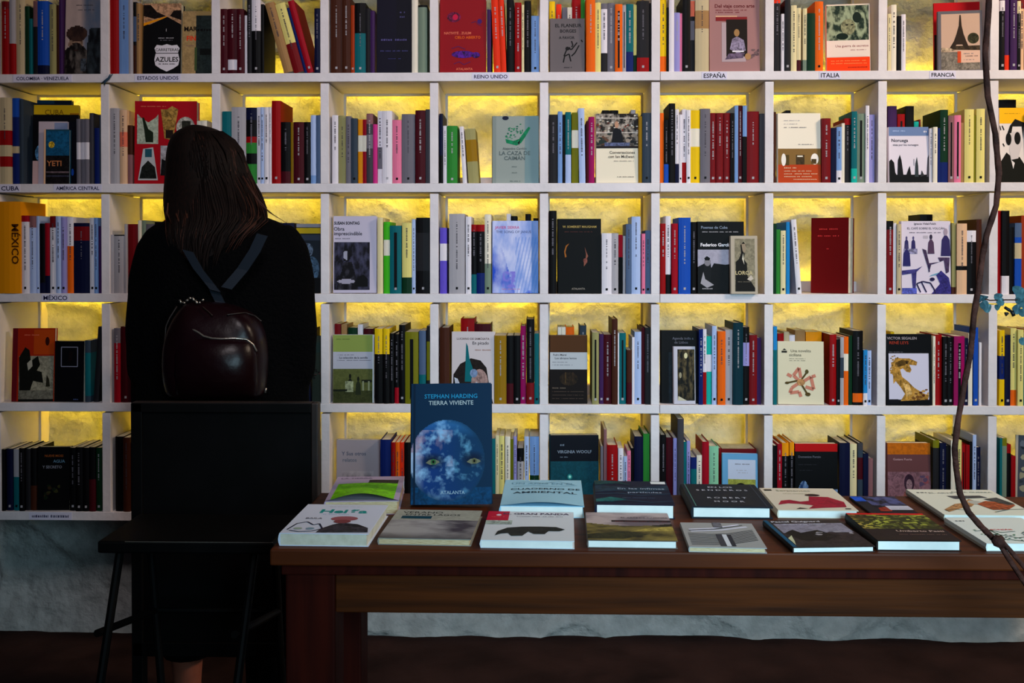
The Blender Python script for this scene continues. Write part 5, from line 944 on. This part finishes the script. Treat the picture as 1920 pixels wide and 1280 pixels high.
# hair: a shaped mass and many loose strands over it
LV = [(236, 364, 384), (239, 352, 396), (246, 335, 415), (260, 322, 436), (285, 315, 456), (321, 312, 467), (352, 310, 483), (388, 309, 497), (412, 311, 500), (440, 314, 466), (470, 322, 444), (492, 334, 430), (515, 352, 416)]
rings = []
HD = Vector((0, 0, 0))
for k, (y, a0, a1) in enumerate(LV):
    dyc = .075 if y < 330 else .075 - .16 * min((y - 330) / 110, 1)
    p0, p1 = q(a0, y, dyc), q(a1, y, dyc); cx = (p0.x + p1.x) / 2; rx = (p1.x - p0.x) / 2
    ry = 0.02 + 0.085 * math.sqrt(max(0, 1 - ((y - 320) / 86) ** 2)) if y < 330 else 0.105 - 0.075 * min((y - 330) / 110, 1)
    rings.append([(cx + rx * (1 + .03 * math.sin(7 * a + k)) * math.cos(a), p0.y + ry * math.sin(a) * (0.82 if math.sin(a) > 0 else 1.0), p0.z) for a in [2 * PI * i / 28 for i in range(28)]])
m = MB(); m.loft(rings); hair = m.build('hair', M['hair'], person, smooth=True)
sd = hair.modifiers.new('s', 'SUBSURF'); sd.levels = 1; sd.render_levels = 2
def strand(mb, u, r_, end_y, wid, out=0.0, rr=None):
    pts = []; rad = []
    n = 12
    for k in range(n + 1):
        y = 246 + (end_y - 246) * k / n
        y = min(y, 514.9) if k < n else y; i = max(j for j in range(len(LV)) if LV[j][0] <= y); j = min(i + 1, len(LV) - 1); f = 0 if i == j else (y - LV[i][0]) / (LV[j][0] - LV[i][0])
        a0 = LV[i][1] + (LV[j][1] - LV[i][1]) * f; a1 = LV[i][2] + (LV[j][2] - LV[i][2]) * f
        dyc = .075 if y < 330 else .075 - .16 * min((y - 330) / 110, 1)
        ry = 0.02 + 0.085 * math.sqrt(max(0, 1 - ((y - 320) / 86) ** 2)) if y < 330 else 0.105 - 0.075 * min(max(y - 330, 0) / 110, 1)
        cx = (a0 + a1) / 2 + (a1 - a0) / 2 * math.sin(u) * (1.0 + out * (k / n) ** 2) + 2.5 * math.sin(k * .9 + u * 9)
        p = q(cx, y, dyc - (ry + 0.006) * math.cos(u)); pts.append(p); rad.append(wid * (0.5 + math.sin(PI * min(k / n + .1, 1)) * .8) * (1 if k < n else .3))
    mb.tube(pts, rad, 4, flat=.6)
r = random.Random(11); m1, m2 = MB(), MB()
for k in range(190): (lambda u_: strand(m1, u_, r, r.uniform(450, 528) if u_ < .5 else r.uniform(400, 470), r.uniform(.0014, .0032)))(r.uniform(-1.5, 1.5))
for k in range(46):
    u = r.choice([r.uniform(-1.3, .1), r.uniform(-1.3, .1), r.uniform(.5, 1.3)]); strand(m2, u, r, r.uniform(400, 500), r.uniform(.0009, .0018), r.uniform(-.1, .15))
for (pa) in ([(330, 400), (345, 440), (338, 480), (352, 497)], [(372, 420), (392, 460), (396, 490)], [(455, 330), (480, 370), (505, 398), (541, 420)], [(462, 345), (490, 385), (520, 408)], [(350, 400), (356, 450), (350, 488)], [(400, 400), (408, 450), (412, 480)], [(315, 380), (313, 400), (322, 420)]):
    m2.tube([q(x, y, -.085) for x, y in pa], [.003, .0035] + [.002] * (len(pa) - 3) + [.0006], 5, flat=.6)
m1.build('hair_strands', M['hair'], person, smooth=True); m2.build('hair_strands', M['lock'], person, smooth=True)

# ------------------------------------------------------------------ backpack
YK = YP - 0.205
bk = empty('backpack', W(398, 745, YK)); tag(bk, 'small glossy burgundy backpack with pale metal zips, worn on the back of the person', 'backpack')
o_ = bk.location
def kb(mb, name, m, smooth=True, par=None):
    mb.v = [(x - o_.x, y - o_.y, z - o_.z) for x, y, z in mb.v]; return mb.build(name, m, par or bk, smooth=smooth)
def kp(px, py, dy=0.0): return W(px, py, YK - dy)
KL = [(752, 316, 486, .05), (735, 306, 492, .075), (690, 302, 497, .085), (650, 305, 496, .085), (620, 312, 490, .08), (596, 322, 478, .07), (578, 334, 450, .055), (566, 345, 402, .04)]
rings = []
for y, a0, a1, dp in KL:
    p0, p1 = W(a0, y, YK), W(a1, y, YK); cx = (p0.x + p1.x) / 2; rx = (p1.x - p0.x) / 2
    ring = []
    for i in range(28):
        a = 2 * PI * i / 28; ca, sa = math.cos(a), math.sin(a); e = 0.6
        ring.append((cx + rx * abs(ca) ** e * (1 if ca > 0 else -1), YK + 0.03 + (dp if sa < 0 else .03) * (abs(sa) ** e) * (1 if sa > 0 else -1) * (1 + .05 * math.sin(5 * a + y)), p0.z))
    rings.append(ring)
m = MB(); m.loft(rings); body = kb(m, 'bag_body', M['leather']); b2 = body.modifiers.new('s', 'SUBSURF'); b2.levels = 1; b2.render_levels = 2
def front(px, py, ex=.004):
    i = max(j for j in range(len(KL)) if KL[j][0] >= py) if py <= KL[0][0] else 0; j = min(i + 1, len(KL) - 1); f = (KL[i][0] - py) / max(KL[i][0] - KL[j][0], 1)
    a0 = KL[i][1] + (KL[j][1] - KL[i][1]) * f; a1 = KL[i][2] + (KL[j][2] - KL[i][2]) * f; dp = KL[i][3] + (KL[j][3] - KL[i][3]) * f
    c = min(abs((px - (a0 + a1) / 2) / ((a1 - a0) / 2)), .99); sa = (1 - c ** (1 / .6)) ** .3 if c < 1 else 0
    return W(px, py, YK + .03 - dp * max(sa, .25) - ex)
def zipl(pts, rad, name='zip', m='piping', seg=6):
    P2 = []
    for (x0, y0), (x1, y1) in zip(pts[:-1], pts[1:]):
        for k in range(6): P2.append(front(x0 + (x1 - x0) * k / 6, y0 + (y1 - y0) * k / 6))
    P2.append(front(*pts[-1])); mb = MB(); mb.tube(P2, rad, seg); kb(mb, name, M[m])
zipl([(325, 611), (340, 610), (357, 615), (372, 623), (382, 630), (397, 634), (415, 635), (440, 634), (462, 636), (475, 646), (481, 658)], .0022)
zipl([(326, 612), (323, 640), (322, 660)], .0018)
zipl([(332, 574), (318, 596), (311, 612), (308, 650), (304, 690)], .0018, 'side_piping', 'blackedge')
zipl([(425, 590), (440, 588), (460, 586), (478, 592), (490, 602)], .0016, 'top_piping', 'blackedge')
zipl([(380, 575), (390, 583), (398, 591)], .0014, 'top_piping', 'blackedge')
mb = MB(); r = random.Random(2)
for k in range(8): mb.tube([front(337 + k * 6, 562 + 5 * math.sin(k * 1.3)), front(340 + k * 6, 564 + 5 * math.sin(k * 1.3 + 1))], .0026, 6)
kb(mb, 'drawstring', M['piping'])
# front pocket
rings = []
for y, a0, a1, ex in ((748, 334, 480, .004), (735, 330, 484, .02), (700, 328, 486, .026), (665, 328, 484, .022), (645, 330, 476, .012), (634, 340, 462, .003)):
    ring = []
    for i in range(20):
        a = 2 * PI * i / 20; ca, sa = math.cos(a), math.sin(a); px = (a0 + a1) / 2 + (a1 - a0) / 2 * abs(ca) ** .6 * (1 if ca > 0 else -1)
        p = front(px, y, 0); p.y += -ex * abs(sa) ** .5 if sa < 0 else .01; ring.append(tuple(p))
    rings.append(ring)
m = MB(); m.loft(rings); kb(m, 'front_pocket', M['leather'])
mb = MB(); mb.tube([front(499, 728, .002) if 0 else W(499, 727, YK - .01), W(497, 736, YK - .01)], .0022, 6); kb(mb, 'buckle', M['piping'])
for pts in ([(352, 470), (372, 505), (392, 530), (404, 545)], [(492, 440), (478, 470), (455, 505), (425, 540)], [(402, 545), (412, 565), (425, 590)]):
    rr = []
    for k, (x, y) in enumerate(pts):
        p = W(x, y, YP - .150 - .01 * (k == len(pts) - 1)); 
        rr.append([(p.x - .012, p.y + .002, p.z + .003), (p.x + .012, p.y + .002, p.z - .003), (p.x + .012, p.y - .002, p.z - .003), (p.x - .012, p.y - .002, p.z + .003)])
    m = MB(); m.loft(rr); kb(m, 'shoulder_strap', M['strap'], False)

# ------------------------------------------------------------------ hanging branch with leaves
YV = -1.62
br = empty('dried_branch', W(1855, 0, YV)); tag(br, 'long thin brown branch hanging down in front of the right bookcase, with blue-green leaves', 'branch')
o_ = br.location
def vb(mb, name, m, smooth=True, par=None):
    mb.v = [(x - o_.x, y - o_.y, z - o_.z) for x, y, z in mb.v]; return mb.build(name, m, par or br, smooth=smooth)
pts = [(1880, -900), (1872, -600), (1866, -350), (1862, -160), (1856, -40), (1853, 30), (1847, 100), (1852, 180), (1866, 250), (1873, 325), (1868, 385), (1850, 440), (1842, 480), (1836, 530), (1826, 590), (1820, 660), (1808, 720), (1796, 790), (1790, 840), (1793, 880), (1800, 925), (1816, 960), (1838, 985), (1858, 1005), (1875, 1022)]
V_ = [W(x, y, YV + .004 * math.sin(i * 1.7)) for i, (x, y) in enumerate(pts)]
Pm = []
for a, b in zip(V_[:-1], V_[1:]):
    for k in range(4): Pm.append(a.lerp(b, k / 4))
Pm.append(V_[-1]); r = random.Random(9)
m = MB(); m.tube(Pm, [.0036 * (1 + .18 * r.random()) for _ in Pm], 8); vb(m, 'stem', M['bark'])
m = MB(); m.tube([W(1862, 1008, YV), W(1872, 1014, YV - .003), W(1880, 1022, YV)], [.005, .0085, .005], 10); vb(m, 'knot', M['bark'])
m = MB(); m.tube([W(x, y, YV) for x, y in ((1872, 1015), (1890, 1045), (1908, 1072), (1930, 1105), (1990, 1190))], .0034, 8); vb(m, 'stem', M['bark'])
m = MB(); m.tube([W(x, y, YV - .004) for x, y in ((1878, 1014), (1898, 1036), (1920, 1062), (1950, 1100), (2010, 1180))], .003, 8); vb(m, 'stem', M['bark'])
m = MB(); m.tube([W(x, y, YV) for x, y in ((1834, 556), (1856, 563), (1885, 562), (1915, 562), (1960, 550))], .0008, 6); vb(m, 'twig', M['bark'])
def leaf(px, py, w, h, rot, tilt):
    c = W(px, py, YV - .002); s_ = (CAM - c).length / F; mb = MB(); n = 10; R = Euler((tilt, rot * .3, rot)).to_matrix(); R = Matrix.Rotation(rot, 3, 'Y') @ Matrix.Rotation(tilt, 3, 'X')
    for layer in (0, .0006):
        ring = [(w * s_ * math.cos(2 * PI * i / n), layer + .004 * (math.cos(2 * PI * i / n) ** 2), h * s_ * math.sin(2 * PI * i / n)) for i in range(n)]
        for i in range(n): mb.face([c + R @ Vector((0, layer, 0)), c + R @ Vector(ring[i]), c + R @ Vector(ring[(i + 1) % n])])
    vb(mb, 'leaf', M['leaf'])
for a in ((1838, 561, 6, 8, .6, .3), (1848, 572, 8, 9, -.4, .2), (1844, 560, 9, 7, .2, .8), (1853, 578, 7, 8, .3, .1), (1873, 558, 7, 8, .3, .5), (1878, 566, 7, 7, -.3, .1), (1872, 577, 5, 6, .2, .5), (1910, 545, 10, 8, .4, .5), (1916, 552, 9, 11, .1, .2), (1908, 580, 7, 9, .2, .1), (1919, 586, 7, 8, -.2, .3), (1912, 566, 8, 6, .5, .6), (1921, 570, 9, 8, .5, .4), (1919, 640, 6, 7, .3, .2)): leaf(*a)
m = MB(); m.tube([W(x, y, YV) for x, y in ((1884, 576), (1892, 581), (1898, 585))], [.0018, .0022, .001], 6); m.tube([W(1885, 589, YV), W(1891, 587, YV)], [.003, .001], 6); m.tube([W(1897, 583, YV), W(1901, 592, YV)], [.0026, .0024], 6); vb(m, 'dried_pod', M['bud'])
m = MB(); m.tube([W(x, y, -.004) for x, y in ((207, 139), (203, 146), (198, 151), (190, 156))], [.0015, .002, .0035, .001], 6); m.tube([W(x, y, -.005) for x, y in ((211, 138), (204, 148), (197, 153), (195, 160))], [.001, .002, .003, .0012], 6)
o = m.build('ribbon', M['tape'], smooth=True); tag(o, 'little knotted teal ribbon tied on the edge of the top shelf board', 'ribbon')
